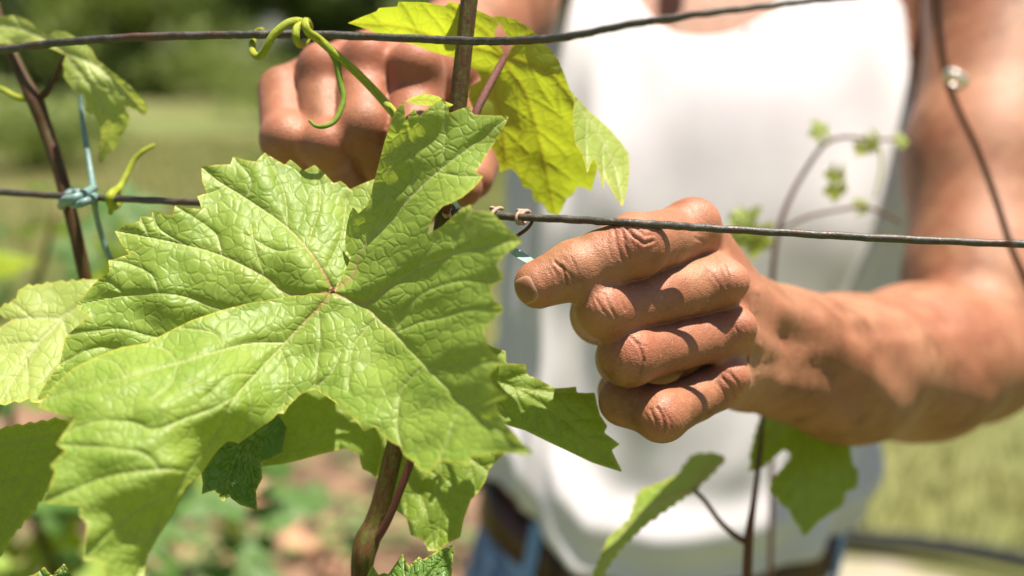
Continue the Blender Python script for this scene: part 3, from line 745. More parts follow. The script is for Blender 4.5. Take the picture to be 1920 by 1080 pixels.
B_v2 = [[(440,743),(400,765),(357,780),(290,805),(250,792),(183,790),(125,812)], [(355,885),(300,880),(200,895),(85,940)], [(330,920),(250,960),(160,1040)], [(745,622),(790,605),(830,597),(880,582),(945,580)], [(807,692),(870,680),(940,680)], [(700,600),(680,625),(663,647),(655,690),(653,733)], [(790,690),(765,715),(750,740),(745,800),(755,845)], [(870,762),(850,790),(838,830),(825,860)], [(760,380),(775,340),(775,293),(762,235)], [(700,445),(722,390),(727,340),(735,260)], [(820,323),(860,330),(905,331)], [(830,312),(835,250),(832,190)], [(880,770),(920,755),(950,746)], [(850,478),(860,430),(885,390)], [(640,660),(620,700),(590,728)], [(683,460),(664,430),(662,392)], [(420,656),(400,625),(340,615)], [(333,682),(310,655),(270,648)], [(237,707),(215,680),(180,672)], [(420,656),(400,690),(350,725)], [(333,684),(320,720),(285,750)], [(480,702),(430,705),(390,740)], [(300,883),(270,850),(200,840),(108,834)], [(460,720),(470,770),(450,825)], [(527,655),(540,700),(530,770)], [(597,580),(600,640),(590,725)], [(780,505),(820,450)], [(740,625),(780,560),(850,530),(945,522)]]
pa = leaf_patch(A_poly, A_ctrl, A_v, A_v2, (624,547), 2.4, 1.0, 1)
pb = leaf_patch(B_poly, B_ctrl, B_v, B_v2, (624,547), 2.4, .8, 2)
big = leaf_object('leaf', [pa, pb], M['leaf'], vine, 'huge bright green toothed leaf filling the lower left of the photo')
stem('petiole', [(624,549,360,9), (628,535,366,8), (636,512,372,8), (660,480,384,8), (730,440,386,9), (800,430,382,10)], M['petiole'], big)

# backlit leaf above -----------------------------------------------------
F_poly = [(652,43),(680,31),(706,21),(710,15),(745,12),(747,3),(796,4),(834,12),(842,3),(873,10),(904,23),(928,35),(935,47),(926,60),(930,72),(941,93),(946,109),(952,104),(961,86),(953,70),(940,48),(924,30),(938,30),(951,33),(966,36),(978,43),(992,52),(1006,64),(1023,84),(1037,98),(1048,113),(1060,144),(1068,167),(1085,190),(1115,220),(1140,250),(1150,300),(1122,311),(1109,358),(1096,352),(1083,350),(1074,365),(1062,373),(1055,390),(1046,405),(1037,402),(1029,400),(1017,381),(1002,377),(996,354),(982,352),(970,327),(959,317),(948,318),(937,324),(935,303),(926,284),(920,272),(905,240),(885,200),(878,180),(881,163),(892,156),(902,150),(897,136),(880,122),(856,109),(811,97),(772,82),(733,76),(698,58)]
F_ctrl = [(652,43,374),(745,10,368),(842,8,374),(928,35,384),(946,109,390),(924,30,384),(1006,64,388),(1060,144,392),(1140,250,402),(1122,311,408),(1046,405,425),(937,324,408),(885,200,392),(897,136,398),(811,97,392),(733,76,384),(985,180,396),(1019,296,412),(858,60,384),(757,45,375),(1029,136,390)]
F_ctrl = [(a, b, d+13) for a, b, d in F_ctrl]
F_v = [[(946,109),(951,124),(982,167),(1002,226),(1019,296),(1029,345),(1040,400)], [(946,109),(971,113),(1029,136),(1064,175),(1100,230)], [(946,110),(935,135),(926,163),(940,218),(947,296)], [(945,108),(912,93),(858,84),(757,51),(655,43)], [(946,109),(925,85),(912,60),(870,30),(845,8)], [(948,107),(965,85),(985,70),(1000,64)]]
F_v2 = auto_branches(F_v[:4], 45, 60, 95, 3)
pf = leaf_patch(F_poly, F_ctrl, F_v, F_v2, (946,109), 2.6, .35, 5, vw=.8, gd=.35)
G_poly = [(1068,165),(1078,179),(1107,210),(1142,241),(1165,268),(1179,288),(1180,320),(1177,350),(1167,389),(1160,378),(1153,369),(1143,350),(1134,334),(1132,358),(1127,340),(1122,319),(1113,297),(1106,312),(1101,325),(1096,306),(1091,288),(1078,270),(1076,250),(1074,233),(1074,210),(1077,191)]
G_ctrl = [(1068,165,390),(1107,210,397),(1165,268,400),(1179,288,398),(1167,389,374),(1101,325,374),(1078,270,378),(1074,210,384),(1130,290,386),(1120,250,390)]
G_ctrl = [(a, b, d+11) for a, b, d in G_ctrl]
pg = leaf_patch(G_poly, G_ctrl, [[(1080,190),(1115,240),(1150,310),(1165,380)]], [[(1100,220),(1098,260),(1100,320)], [(1130,270),(1130,310),(1133,355)]], (1060,144), 2.4, .6, 6)
bl = leaf_object('leaf', [pf], M['leaf_back'], vine, 'yellow green backlit leaf drooping from the cane above the near hand')
flap = leaf_object('folded_lobe', [pg], M['leaf_young'], bl, 'pale lobe folded over at the right edge of the backlit leaf')
stem('petiole', [(835,400,378,15), (868,280,374,15), (893,210,378,16), (915,165,386,16), (935,128,395,15), (946,108,402,13)], M['petiole'], bl)

# other leaves of the main vine ----------------------------------------
def simple_leaf(name, poly, ctrl, mid, mat, parent, centre=None, label=None, step=3.4, wav=.9, seed=0, teeth=0, tstep=22, gap=70, blen=110, vw=.7):
    P = serrate(poly, teeth, tstep, seed) if teeth else poly
    return leaf_object(name, [leaf_patch(P, ctrl, mid, auto_branches(mid, 46, gap, blen, seed), centre or mid[0][0], step, wav, seed, vw=vw)], mat, parent, label)
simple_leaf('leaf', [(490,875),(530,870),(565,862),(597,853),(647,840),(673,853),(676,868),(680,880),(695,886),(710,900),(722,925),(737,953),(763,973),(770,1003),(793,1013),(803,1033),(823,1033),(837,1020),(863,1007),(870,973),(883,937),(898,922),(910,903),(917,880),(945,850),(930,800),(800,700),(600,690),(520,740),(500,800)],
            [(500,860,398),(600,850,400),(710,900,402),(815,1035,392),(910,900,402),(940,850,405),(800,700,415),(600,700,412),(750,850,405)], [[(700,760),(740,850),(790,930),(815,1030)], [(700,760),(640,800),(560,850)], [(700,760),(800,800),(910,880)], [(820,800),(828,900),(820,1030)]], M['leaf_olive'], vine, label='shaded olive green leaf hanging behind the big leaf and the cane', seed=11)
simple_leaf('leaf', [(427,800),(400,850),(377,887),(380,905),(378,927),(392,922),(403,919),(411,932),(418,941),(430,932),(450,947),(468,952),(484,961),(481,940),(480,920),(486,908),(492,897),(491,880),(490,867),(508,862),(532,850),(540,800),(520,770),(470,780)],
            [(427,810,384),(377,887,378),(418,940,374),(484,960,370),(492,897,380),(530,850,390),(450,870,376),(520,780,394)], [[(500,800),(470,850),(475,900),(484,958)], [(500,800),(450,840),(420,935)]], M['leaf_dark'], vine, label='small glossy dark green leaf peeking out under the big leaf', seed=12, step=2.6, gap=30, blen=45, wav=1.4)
simple_leaf('leaf', [(900,640),(933,654),(948,658),(950,681),(968,682),(986,683),(988,701),(1013,713),(1041,728),(1060,727),(1080,725),(1082,736),(1100,737),(1115,736),(1119,755),(1125,778),(1139,799),(1133,811),(1162,833),(1147,844),(1157,865),(1168,886),(1111,868),(1033,831),(984,807),(956,799),(900,780)],
            [(900,640,388),(950,681,388),(1080,725,392),(1168,886,394),(1033,831,384),(900,780,380),(1040,770,386)], [[(880,700),(970,730),(1060,790),(1165,882)], [(960,725),(1030,735),(1110,740)]], M['leaf_olive'], vine, label='mid green leaf pointing right below the near hand', seed=13, gap=44, blen=80)
simple_leaf('leaf', [(676,1200),(688,1080),(698,1059),(704,1069),(710,1078),(720,1074),(728,1077),(742,1056),(755,1037),(760,1050),(767,1061),(777,1052),(787,1042),(792,1050),(823,1032),(838,1026),(852,1021),(849,1050),(846,1085),(850,1140),(800,1220)],
            [(688,1080,372),(755,1037,374),(852,1021,372),(846,1085,366),(770,1100,360),(740,1200,350)], [[(765,1200),(775,1120),(850,1024)], [(765,1200),(745,1120),(700,1062)], [(770,1160),(760,1090),(756,1040)]], M['leaf_mid'], vine, label='small dark green leaf with pale teeth at the bottom edge', seed=14, step=2.2, gap=26, blen=40, vw=.45)
simple_leaf('leaf', [(759,190),(776,181),(796,176),(812,178),(823,181),(835,190),(850,196),(840,206),(820,200),(800,198),(780,195)],
            [(759,190,372),(796,176,362),(835,190,368),(800,200,374)], [[(762,191),(795,186),(840,196)]], M['leaf_young'], vine, label='tiny pale curled leaf beside the cane', seed=15, step=1.6, gap=16, blen=14, vw=.4)
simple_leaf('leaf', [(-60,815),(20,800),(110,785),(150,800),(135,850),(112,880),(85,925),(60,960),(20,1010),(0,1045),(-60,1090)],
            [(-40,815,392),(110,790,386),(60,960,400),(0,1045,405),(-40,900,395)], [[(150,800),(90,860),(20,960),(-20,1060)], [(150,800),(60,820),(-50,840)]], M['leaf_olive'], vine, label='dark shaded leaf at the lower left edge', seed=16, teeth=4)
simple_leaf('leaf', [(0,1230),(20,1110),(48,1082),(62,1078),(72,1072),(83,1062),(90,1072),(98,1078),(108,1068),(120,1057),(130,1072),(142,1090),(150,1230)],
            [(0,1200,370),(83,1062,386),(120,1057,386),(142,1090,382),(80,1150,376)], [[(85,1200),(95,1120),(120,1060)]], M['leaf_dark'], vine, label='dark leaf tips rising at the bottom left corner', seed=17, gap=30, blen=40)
simple_leaf('leaf', [(-70,585),(0,578),(30,560),(42,540),(60,536),(94,531),(125,529),(161,524),(190,528),(240,560),(220,640),(180,700),(120,735),(90,742),(78,756),(55,747),(28,752),(0,758),(-70,775),(-70,640),(-30,632),(0,613),(28,600),(0,590)],
            [(-60,590,400),(42,540,406),(161,524,410),(240,600,404),(120,735,376),(0,758,366),(-70,775,362),(-70,640,390),(100,640,392)], [[(120,598),(60,597),(-60,604)], [(115,600),(60,660),(0,755)], [(115,596),(170,560),(200,535)], [(118,600),(130,660),(110,735)]], M['leaf_young'], vine, label='pale bright leaf at the left edge behind the big leaf', seed=18, teeth=5, gap=70, blen=80)

# tendril ---------------------------------------------------------------
td = stem('tendril', [(765,245,391,17), (735,208,389,17), (700,168,393,16.5), (660,128,390,16), (625,98,388,16), (598,74,386,16), (578,60,381,16),
     (572,44,382,15), (575,40,394,14), (580,52,401,14), (574,76,399,14), (563,84,389,14), (555,72,381,15), (556,54,382,15), (566,42,388,15),
     (552,40,384,15), (535,46,381,15), (512,66,379,14.5), (498,92,380,14), (486,106,384,13.5), (474,98,390,13), (474,78,394,12.5), (482,60,396,12), (492,56,394,11)], M['tendril'], vine, n=10, segs=14)
stem('tendril_branch', [(588,66,386,15), (612,85,388,14), (630,115,389,13), (637,150,389,12), (644,182,388,11), (638,208,386,10.5), (626,228,384,10), (608,237,382,9), (592,236,382,7.5), (580,226,383,6)], M['tendril_green'], td, n=10, segs=12)

# ================================================================== wires
wt = stem('top_wire', [(-300,122,420,15), (-20,96,408,15), (100,81,400,15), (250,70,396,15.5), (400,66,393,15.5), (470,65,391,15.5), (560,64,390,15.5), (700,69,384,15.5), (860,76,371,15.5), (940,77,358,15.5), (1010,74,342,15.5), (1080,66,324,15), (1180,46,308,15), (1300,28,298,14), (1420,13,294,13), (1530,0,294,12), (1660,-12,290,12), (2100,-60,284,12)], M['wire'], None, n=14, segs=14, wobble=.12)
wt.name = 'trellis_wire'; tag(wt, 'brown trellis wire sagging across the top of the photo, tendril coiled on it', 'wire', 'trellis wires')
wm = stem('trellis_wire', [(-300,344,440,13), (0,360,430,13), (120,368,424,13), (250,374,412,13), (370,380,404,13), (600,389,392,14), (840,398,382,15), (950,406,375,15), (1060,411,366,15), (1150,416,358,15), (1200,419,355,15), (1260,423,360,15), (1330,428,366,15), (1500,438,364,15), (1700,449,358,15), (1920,458,352,15), (2200,470,345,15)], M['wire'], None, n=14, segs=14, wobble=.12)
tag(wm, 'grey trellis wire running across the middle, in front of the knuckles', 'wire', 'trellis wires')

def loop_on_wire(px, py, d, R, th, turns, mat, name, label, tilt=.5, spread=6, tail=None, phase=0):
    pts = []; n = int(turns*14)
    for i in range(n+1):
        a = 2*math.pi*turns*i/n+phase; k = R*(1+.12*math.sin(i*.9))
        pts.append((px+spread*(i/n-.5)*2+tilt*k*math.sin(a)*.5, py-k*math.cos(a), d+k*math.sin(a)*d/FOCAL_PX, th))
    if tail: pts += tail
    o = stem(name, pts, mat, None, n=3, segs=10); tag(o, label, 'dry tendril', 'dry tendril loops on the middle wire'); return o
loop_on_wire(979,407,375,12,8,2.2, M['dry'], 'dried_tendril', 'dry tan tendril knotted on the wire at the near fingertips', spread=8, tilt=1.2)
loop_on_wire(928,404,377,14,7.5,1.1, M['dry'], 'dried_tendril', 'thin papery tendril curl above the right lobe of the big leaf', spread=8, tilt=1.3)
loop_on_wire(843,394,382,12,8,1.8, M['dry'], 'dried_tendril', 'dry tan tendril in the gap between two lobes of the big leaf', spread=8, tilt=1.4)
o = stem('dried_tendril', [(996,400,374,5), (998,414,372,6), (990,427,372,7), (976,438,374,7), (962,447,377,6), (945,460,380,5)], M['twig'], None, n=6); tag(o, 'thin dark hooked tendril hanging from the wire near the fingertip', 'dry tendril')

# ribbon tie held in the near hand
def ribbon(name, pts, mat, parent=None, label=None):
    S = cat_spline(pts, 8); V = []; F = []
    for i, p in enumerate(S):
        c = Q(*p[:3]); w = p[3]*.5*p[2]/FOCAL_PX; a = p[4]
        t = Q(*S[min(i+1, len(S)-1)][:3])-Q(*S[max(i-1, 0)][:3]); t /= np.linalg.norm(t)+1e-9
        n = np.cross(t, [0, 0, 1.]); n /= np.linalg.norm(n)+1e-9; b = np.cross(t, n); u = n*math.cos(a)+b*math.sin(a); v = np.cross(t, u)
        for sgn, th in ((1, .15), (1, -.15), (-1, -.15), (-1, .15)): V.append(c+u*w*sgn+v*(th+.25*(1 if sgn > 0 else -1)*math.sin(i*.7)*0))
    for i in range(len(S)-1):
        for k in range(4): k2 = (k+1) % 4; F.append((i*4+k, i*4+k2, i*4+4+k2, i*4+4+k))
    F += [(3, 2, 1, 0), tuple(len(V)-4+k for k in range(4))]
    return link_mesh(name, mesh_from(to_world(np.array(V)), F, name, False), mat, parent)
rb = ribbon('tie_ribbon', [(838,402,386,9,.2), (842,386,380,10,.4), (848,376,376,11,.6), (856,384,378,9,.4), (866,400,384,8,.2), (900,430,388,8,.2), (935,450,384,9,.3), (962,470,378,15,.3), (978,480,374,17,.5), (995,490,371,14,.3), (1015,505,370,12,.2)], M['tie_pale'])
tag(rb, 'pale teal plastic tie ribbon pinched between the near fingers', 'ribbon')

# ================================================================== left young vine
v2 = empty('grapevine', to_world(Q(150, 1500, 470)))
tag(v2, 'young blurred grapevine at the left edge, reddish cane tied with teal string', 'grapevine', 'young vines around the photo')
c2 = stem('cane', [(-30,-60,462,20), (2,50,458,20), (22,100,455,22), (45,150,452,24), (66,190,450,30), (85,240,450,26), (102,290,448,24), (122,360,446,24), (140,430,446,24), (160,520,448,24), (190,640,455,26), (215,800,462,28), (225,1000,470,28), (235,1300,480,30)], M['cane_red'], v2, segs=16)
stem('side_shoot', [(-20,160,452,9), (5,168,450,10), (30,182,450,12), (55,186,450,14)], M['tendril'], c2)
simple_n = [(-60,40),(0,31),(31,28),(57,41),(75,58),(90,68),(104,57),(124,60),(150,75),(171,91),(182,112),(200,126),(218,140),(240,158),(259,176),(272,192),(277,207),(270,218),(256,206),(244,202),(232,198),(240,212),(244,223),(236,240),(228,254),(218,275),(203,290),(187,311),(184,296),(184,280),(190,262),(189,249),(184,232),(176,213),(166,212),(161,205),(160,190),(156,178),(146,176),(138,168),(130,158),(119,145),(120,130),(117,119),(124,104),(100,92),(78,84),(52,78),(20,82),(-60,84)]
nl = simple_leaf('leaf', simple_n, [(-60,60,452),(31,40,448),(104,70,440),(171,100,436),(259,180,440),(187,311,448),(156,178,434),(200,200,436),(230,240,444)], [[(122,100),(160,150),(200,210),(190,300)], [(122,100),(190,130),(265,205)], [(122,100),(80,72),(20,50),(-50,55)]], M['leaf_young'], v2, label='drooping pale young leaf hanging from the blurred left cane', seed=21, teeth=0, gap=50, blen=50)
stem('petiole', [(70,188,450,14), (88,172,448,12), (102,148,446,11), (116,118,441,10), (124,102,440,9)], M['cane_red'], nl)
yt = stem('tendril', [(290,272,440,8), (268,284,438,9), (250,302,437,10), (236,330,434,11), (224,352,430,13), (213,360,418,16), (206,372,414,18), (214,386,420,18), (224,372,430,16), (216,362,424,14), (210,385,420,12), (207,400,424,8)], M['tendril'], v2)
def tie():
    t = empty('string_tie', to_world(Q(150, 375, 432)))
    tag(t, 'teal string knotted around the left cane and the middle wire', 'string')
    a = stem('string', [(150,165,444,8.6), (152,200,444,9.4), (160,260,442,10.1), (168,310,438,10.9), (174,350,430,12.5), (176,375,418,13.3), (180,400,424,10.9), (190,440,432,10.9), (200,470,434,10.9), (210,492,436,10.1), (222,520,440,9.4)], M['tie'], t)
    stem('knot', [(176,352,424,15.6), (160,362,414,17.2), (140,372,408,18.7), (122,376,412,18.7), (116,386,424,15.6), (124,368,440,14.0), (140,358,444,14.0), (160,372,440,14.0), (178,368,420,15.6), (160,378,408,15.6), (138,384,410,14.0), (120,372,414,12.5)], M['tie'], t)
tie()

# generic small leaf (used for far vines and shoots)
def template_leaf(seed, size):
    """palmate toothed blade in its own plane, tip along +y, joined at the origin (metres)"""
    r = np.random.default_rng(seed); pts = []
    n = 90
    for i in range(n):
        a = -2.75+5.5*i/(n-1); lob = .62+.30*abs(math.cos(a*2.35))**1.5-.10*abs(a)/2.75; tooth = .05*((i % 4)/3-.4)
        pts.append((math.sin(a)*(lob+tooth), math.cos(a)*(lob+tooth)*1.05))
    V = [(0, 0, 0)]; F = []
    for ring in (.33, .66, 1.0):
        for (x, y) in pts:
            z = -.22*(x*ring)**2-.25*max(0, y*ring)**2+.05*math.sin(6*math.atan2(x, y))*ring; V.append((x*ring, y*ring+.0, z))
    for i in range(n-1):
        F.append((0, 1+i, 2+i, 2+i))
        for k in range(2): a = 1+k*n+i; F.append((a, a+n, a+n+1, a+1))
    V = np.array(V)*size*.55; me = mesh_from(V, F, 'leaf')
    ang = np.arctan2(V[:, 0], V[:, 1]+1e-9); rr = np.hypot(V[:, 0], V[:, 1])
    ve = np.zeros(len(V))
    for a0 in (0, 1.1, -1.1, 2.2, -2.2): ve = np.maximum(ve, np.exp(-((ang-a0)*rr/(size*.01))**2))
    set_attr(me, 'vein', ve); set_attr(me, 'vein2', ve*0); set_attr(me, 'edge', ve*0); set_attr(me, 'centre', ve*0); set_uv(me, V[:, :2]*1000)
    return me
def place_leaf(me, loc, direction, normal_hint, parent, scale=1.0):
    o = bpy.data.objects.new('leaf', me); COL.objects.link(o)
    y = Vector(direction).normalized(); z = Vector(normal_hint); z = (z-y*z.dot(y)).normalized(); x = y.cross(z)
    Rm = Matrix((x, y, z)).transposed()
    o.parent = parent; o.matrix_parent_inverse = Matrix.Translation(parent_world(parent)).inverted()
    o.matrix_basis = Matrix.Translation(Vector(loc)) @ Rm.to_4x4() @ Matrix.Scale(scale, 4)
    return o
tl_a = template_leaf(1, .10); tl_a.materials.append(M['leaf']); tl_b = template_leaf(2, .09); tl_b.materials.append(M['leaf_dark']); tl_c = template_leaf(3, .08); tl_c.materials.append(M['leaf_back'])
tl_y = template_leaf(4, .03); tl_y.materials.append(M['leaf_young'])
# vines of the same row, further left / behind
def far_vine(px, d, z_top, nleaf, label, seed, width=.30, cone_=None):
    r = np.random.default_rng(seed); b = to_world(Q(px, 500, d)); base = np.array([b[0], b[1], 0.0])
    root = empty('grapevine', tuple(base)); tag(root, label, 'grapevine', 'vines standing behind in the meadow')
    pts = [np.array([*base, .012])]
    for k in range(1, 6): pts.append(np.array([base[0]+r.uniform(-.04, .04), base[1]+r.uniform(-.03, .03), z_top*k/5, .012-.0018*k]))
    V, F, UV = tube_arrays(cat_spline(pts, 6), 10); link_mesh('cane', mesh_from(V, F, 'cane'), M['cane'], root).data
    for k in range(nleaf):
        z = z_top*r.uniform(.55, 1.02); a = r.uniform(0, 6.28); q = width*r.random()**.6
        p = np.array([base[0]+math.cos(a)*q, base[1]+math.sin(a)*q*.5, z])
        dr = (math.cos(a)*.6, math.sin(a)*.6, r.uniform(-.9, .1)); nh = (r.uniform(-.4, .6), r.uniform(-.7, .2), 1)
        place_leaf([tl_a, tl_b, tl_c][r.integers(0, 3)], p, dr, nh, root, r.uniform(.8, 1.4))
far_vine(60, 1100, 1.23, 54, 'blurred leafy vine behind the left cane', 31, .26)
far_vine(-160, 900, 1.25, 34, 'leafy vine cut off by the left edge', 32, .22)
far_vine(250, 1500, 1.10, 40, 'leafy vine further back, right of the teal string', 33, .26)

# ================================================================== right side shoots
v3 = empty('grapevine', to_world(Q(1400, 1900, 520)))
tag(v3, 'slim grapevine shoot in front of the white shirt, two leaves at lower right', 'grapevine', 'young vines around the photo')
stem('cane', [(1398,1700,545,20), (1399,1300,520,19), (1400,1120,508,19), (1402,1050,502,19), (1405,1000,500,17), (1412,950,500,12), (1420,890,505,10), (1426,830,515,9), (1430,770,540,8)], M['twig'], v3)
r_poly = [(1430,770),(1418,797),(1412,815),(1409,833),(1404,852),(1407,872),(1398,886),(1418,884),(1434,877),(1457,855),(1473,844),(1482,855),(1462,880),(1443,902),(1440,924),(1454,930),(1459,944),(1479,958),(1484,972),(1498,991),(1507,1010),(1518,999),(1534,980),(1559,963),(1583,947),(1587,924),(1609,916),(1611,880),(1601,872),(1593,822),(1600,770),(1520,740)]
simple_leaf('leaf', r_poly, [(1430,770,548),(1404,852,512),(1398,886,508),(1440,924,505),(1507,1010,492),(1611,900,512),(1600,770,550),(1500,880,508)], [[(1500,770),(1505,880),(1507,1005)], [(1500,770),(1450,810),(1402,884)], [(1500,770),(1560,840),(1608,910)]], M['leaf_olive'], v3, label='dark toothed leaf hanging under the forearm in front of the shirt', seed=22, step=4, teeth=3, tstep=14, gap=44, blen=60)
tlf = simple_leaf('leaf', [(1302,852),(1339,849),(1361,862),(1335,889),(1302,921),(1257,950),(1204,990),(1160,1031),(1127,1085),(1110,1130),(1100,1110),(1111,1080),(1131,1031),(1143,1007),(1180,974),(1190,945),(1196,925),(1215,913),(1241,905),(1274,888),(1286,868)],
            [(1339,849,505),(1361,862,500),(1302,921,475),(1204,990,462),(1110,1130,440),(1180,974,480),(1241,905,495)], [[(1300,922),(1330,880),(1358,862)], [(1300,920),(1230,945),(1150,1020),(1110,1110)]], M['leaf'], v3, label='narrow bright leaf seen edge-on at the bottom centre', seed=23, step=4, teeth=4, tstep=20, gap=50, blen=60)
stem('petiole', [(1402,1018,502,13), (1380,1005,500,12), (1350,978,494,10), (1322,940,486,9), (1302,920,477,9)], M['petiole'], tlf)
v4 = empty('grapevine', to_world(Q(1455, 1900, 680)))
tag(v4, 'thin arching vine tip with tiny yellow leaves against the shirt', 'grapevine', 'young vines around the photo')
stem('cane', [(1400,1900,690,9.5), (1440,1200,672,9.5), (1448,800,662,9.5), (1448,560,645,9.5), (1450,500,640,9.5), (1460,430,640,9.5), (1482,370,640,8.8), (1510,320,640,8.2), (1545,272,640,7.5), (1580,258,640,6.8), (1620,260,640,6.1), (1660,262,640,5.4), (1705,258,640,4.8)], M['twig'], v4)
stem('side_shoot', [(1462,432,640,5.4), (1510,408,636,6.1), (1560,396,632,6.1), (1620,388,630,6.1), (1660,402,628,6.1), (1690,418,628,4.8)], M['twig'], v4)
stem('tendril', [(1640,262,640,4.8), (1652,290,638,4.8), (1650,330,636,4.8), (1640,370,634,4.1)], M['tendril'], v4)
for (px, py, sc, dx, dy) in ((1540,248,1.1,-.3,.6), (1637,262,1.2,.3,-.5), (1618,276,.8,-.3,-.6), (1688,262,.8,.8,-.1), (1568,325,1.0,-.1,-1), (1570,352,1.2,.05,-1), (1405,428,2.0,-.6,-.5), (1420,450,1.6,-.1,-1), (1612,388,.8,.5,.5), (1395,415,1.3,.7,.5)):
    place_leaf(tl_y, W(px, py, 636), (dx, .1, dy), (.2, -.8, .6), v4, sc*.55)
# close, badly focused twig on the right with a bright clip
tw = stem('dangling_wire', [(1752,-120,250,13), (1756,0,252,13), (1762,70,254,13), (1776,150,256,13), (1800,215,258,12), (1832,280,262,12), (1866,370,264,12), (1895,460,266,12), (1925,530,268,12), (1960,620,270,12)], M['twig'], None)
tag(tw, 'thin brown wire dangling very close at the upper right, badly out of focus', 'wire')
cl_ = stem('wire_clip', [(1776,150,253,12), (1778,135,250,12), (1795,140,248,13), (1810,152,250,13), (1796,164,256,12), (1778,158,258,12)], M['metal'], None, n=6)
tag(cl_, 'bright bent metal clip on the dangling brown wire', 'clip')

# ================================================================== person
def outside(V, box, pad):
    lo, hi = np.array(box[0])+pad, np.array(box[1])-pad; return ~((V > lo) & (V < hi)).all(1)
def build_body(root):
    b1 = ((-15, -80, 320), (100, 62, 470)); b2 = ((-135, 20, 370), (-5, 140, 476))
    parts = []
    V, F, N = surface_net(sdf_body, b1[0], b1[1], .62, 8, 2); parts.append((V, F, N))
    V, F, N = surface_net(sdf_body, b2[0], b2[1], 1.1, 8, 2); parts.append((V, F, N))
    V, F, N = surface_net(sdf_body, (-140, -345, 370), (560, 720, 1130), 4.0, 8, 3)
    k = outside(V, b1, 2.0) & outside(V, b2, 3.0); keep = k[F].any(1); parts.append((V, F[keep], N))
    Vs, Fs, Ns = [], [], []; off = 0
    for V, F, N in parts:
        u = np.unique(F); mp = -np.ones(len(V), int); mp[u] = np.arange(len(u)); Vs.append(V[u]); Ns.append(N[u]); Fs.append(mp[F]+off); off += len(u)
    V = np.vstack(Vs); F = np.vstack(Fs); N = np.vstack(Ns)
    nrm = N
    px = 960+FOCAL_PX*V[:, 0]/V[:, 2]; py = 540-FOCAL_PX*V[:, 1]/V[:, 2]; P2 = np.stack([px, py], 1)
    hand = (V[:, 0] > -15) & (V[:, 0] < 112) & (V[:, 2] < 440) & (V[:, 1] > -80) & (V[:, 1] < 62)
    face = hand & (nrm[:, 2] < .1)
    disp = np.zeros(len(V)); cre = np.zeros(len(V)); flush = np.zeros(len(V))
    Z = lambda L: [(930+x/2.118, 340+y/2.118) for x, y in L]
    creases = [([(515,185),(540,215),(590,248),(625,235)],.55,2.6),([(503,195),(512,250),(532,300)],.4,2.4),([(470,195),(480,255),(502,312)],.35,2.4),([(440,230),(448,275),(462,310)],.2,2.2),([(560,190),(590,215),(625,215)],.25,2.2),
        ([(235,320),(268,352),(282,405)],.5,2.4),([(262,335),(296,372),(304,402)],.3,2.2),([(296,300),(318,342),(322,352)],.25,2),([(228,345),(243,372),(240,400)],.28,2),([(205,350),(222,378)],.2,2),
        ([(430,447),(452,500),(478,540)],.35,2.4),([(400,470),(420,505),(452,540)],.3,2.2),([(470,430),(498,465),(512,512)],.3,2.2),
        ([(538,620),(570,655),(586,710),(574,765)],.55,2.6),([(500,645),(484,690),(492,730)],.3,2.4),([(560,640),(600,660)],.2,2),
        ([(640,900),(664,935),(672,990)],.5,2.6),([(612,905),(632,945),(640,985)],.3,2.3),([(665,905),(690,945),(695,975)],.25,2.2),
        ([(900,780),(938,820),(948,858)],.4,2.4),([(876,800),(905,835),(915,870)],.3,2.3),([(925,760),(962,800),(972,830)],.3,2.3),
        ([(840,355),(880,400),(900,440)],.2,2.4),([(905,330),(925,375),(915,420)],.2,2.4),([(790,225),(830,240)],.25,2.4),([(930,560),(965,600),(960,640)],.2,2.4)]
    idx = np.where(face)[0]; p = P2[idx]; dd = np.zeros(len(idx)); cc = np.zeros(len(idx))
    for L, a, w in creases:
        ds = seg_dist(p, Z(L)); dd -= a*np.exp(-(ds/w)**2); dd += a*.35*(np.exp(-((ds-2.2*w)/w/1.2)**2)); cc = np.maximum(cc, a*1.8*np.exp(-(ds/(w*.9))**2))
    # fields of fine transverse lines over the finger joints
    for (jx, jy, ax, ay, R) in ((1190,455,-.93,.37,42), (1062,508,-.9,.42,32), (1130,580,-.96,.24,38), (1180,668,-.96,.25,42), (1242,780,-.88,.45,36), (1370,530,-.97,.2,34), (1385,615,-.97,.25,32), (1375,715,-.9,.4,32)):
        q = p-np.array([jx, jy]); al = q@np.array([ax, ay]); ac = q@np.array([-ay, ax]); wgt = np.exp(-((al/R)**2+(ac/(R*1.2))**2))
        dd += .07*wgt*np.sin(al*.75+2.2*np.sin(ac*.055+jx)+.8*np.sin(ac*.21)+1.1*np.sin(al*.13+ac*.1))
    # general transverse skin texture and soft lumps
    dd += .035*np.sin(p[:, 0]*.30+1.7*np.sin(p[:, 1]*.11))*np.sin(p[:, 1]*.17+1.3*np.sin(p[:, 0]*.07))
    disp[idx] = dd; cre[idx] = np.clip(cc, 0, 1)
    for (jx, jy, R) in ((1195,452,50), (1130,580,40), (1182,668,42), (1242,785,42), (1375,525,42), (1392,612,36), (1380,712,38), (1010,540,40), (1320,405,40), (540,262,50), (615,272,50), (690,110,55), (605,110,40), (775,110,60)):
        flush = np.maximum(flush, np.exp(-((P2-np.array([jx, jy]))**2).sum(1)/R**2)*(V[:, 2] < 480))
    # forearm muscles and wrist tendons
    fa = np.where((V[:, 0] > 95) & (V[:, 2] > 395) & (V[:, 2] < 720) & (nrm[:, 2] < .25) & (V[:, 1] < 40))[0]; pf_ = P2[fa]; da = np.zeros(len(fa))
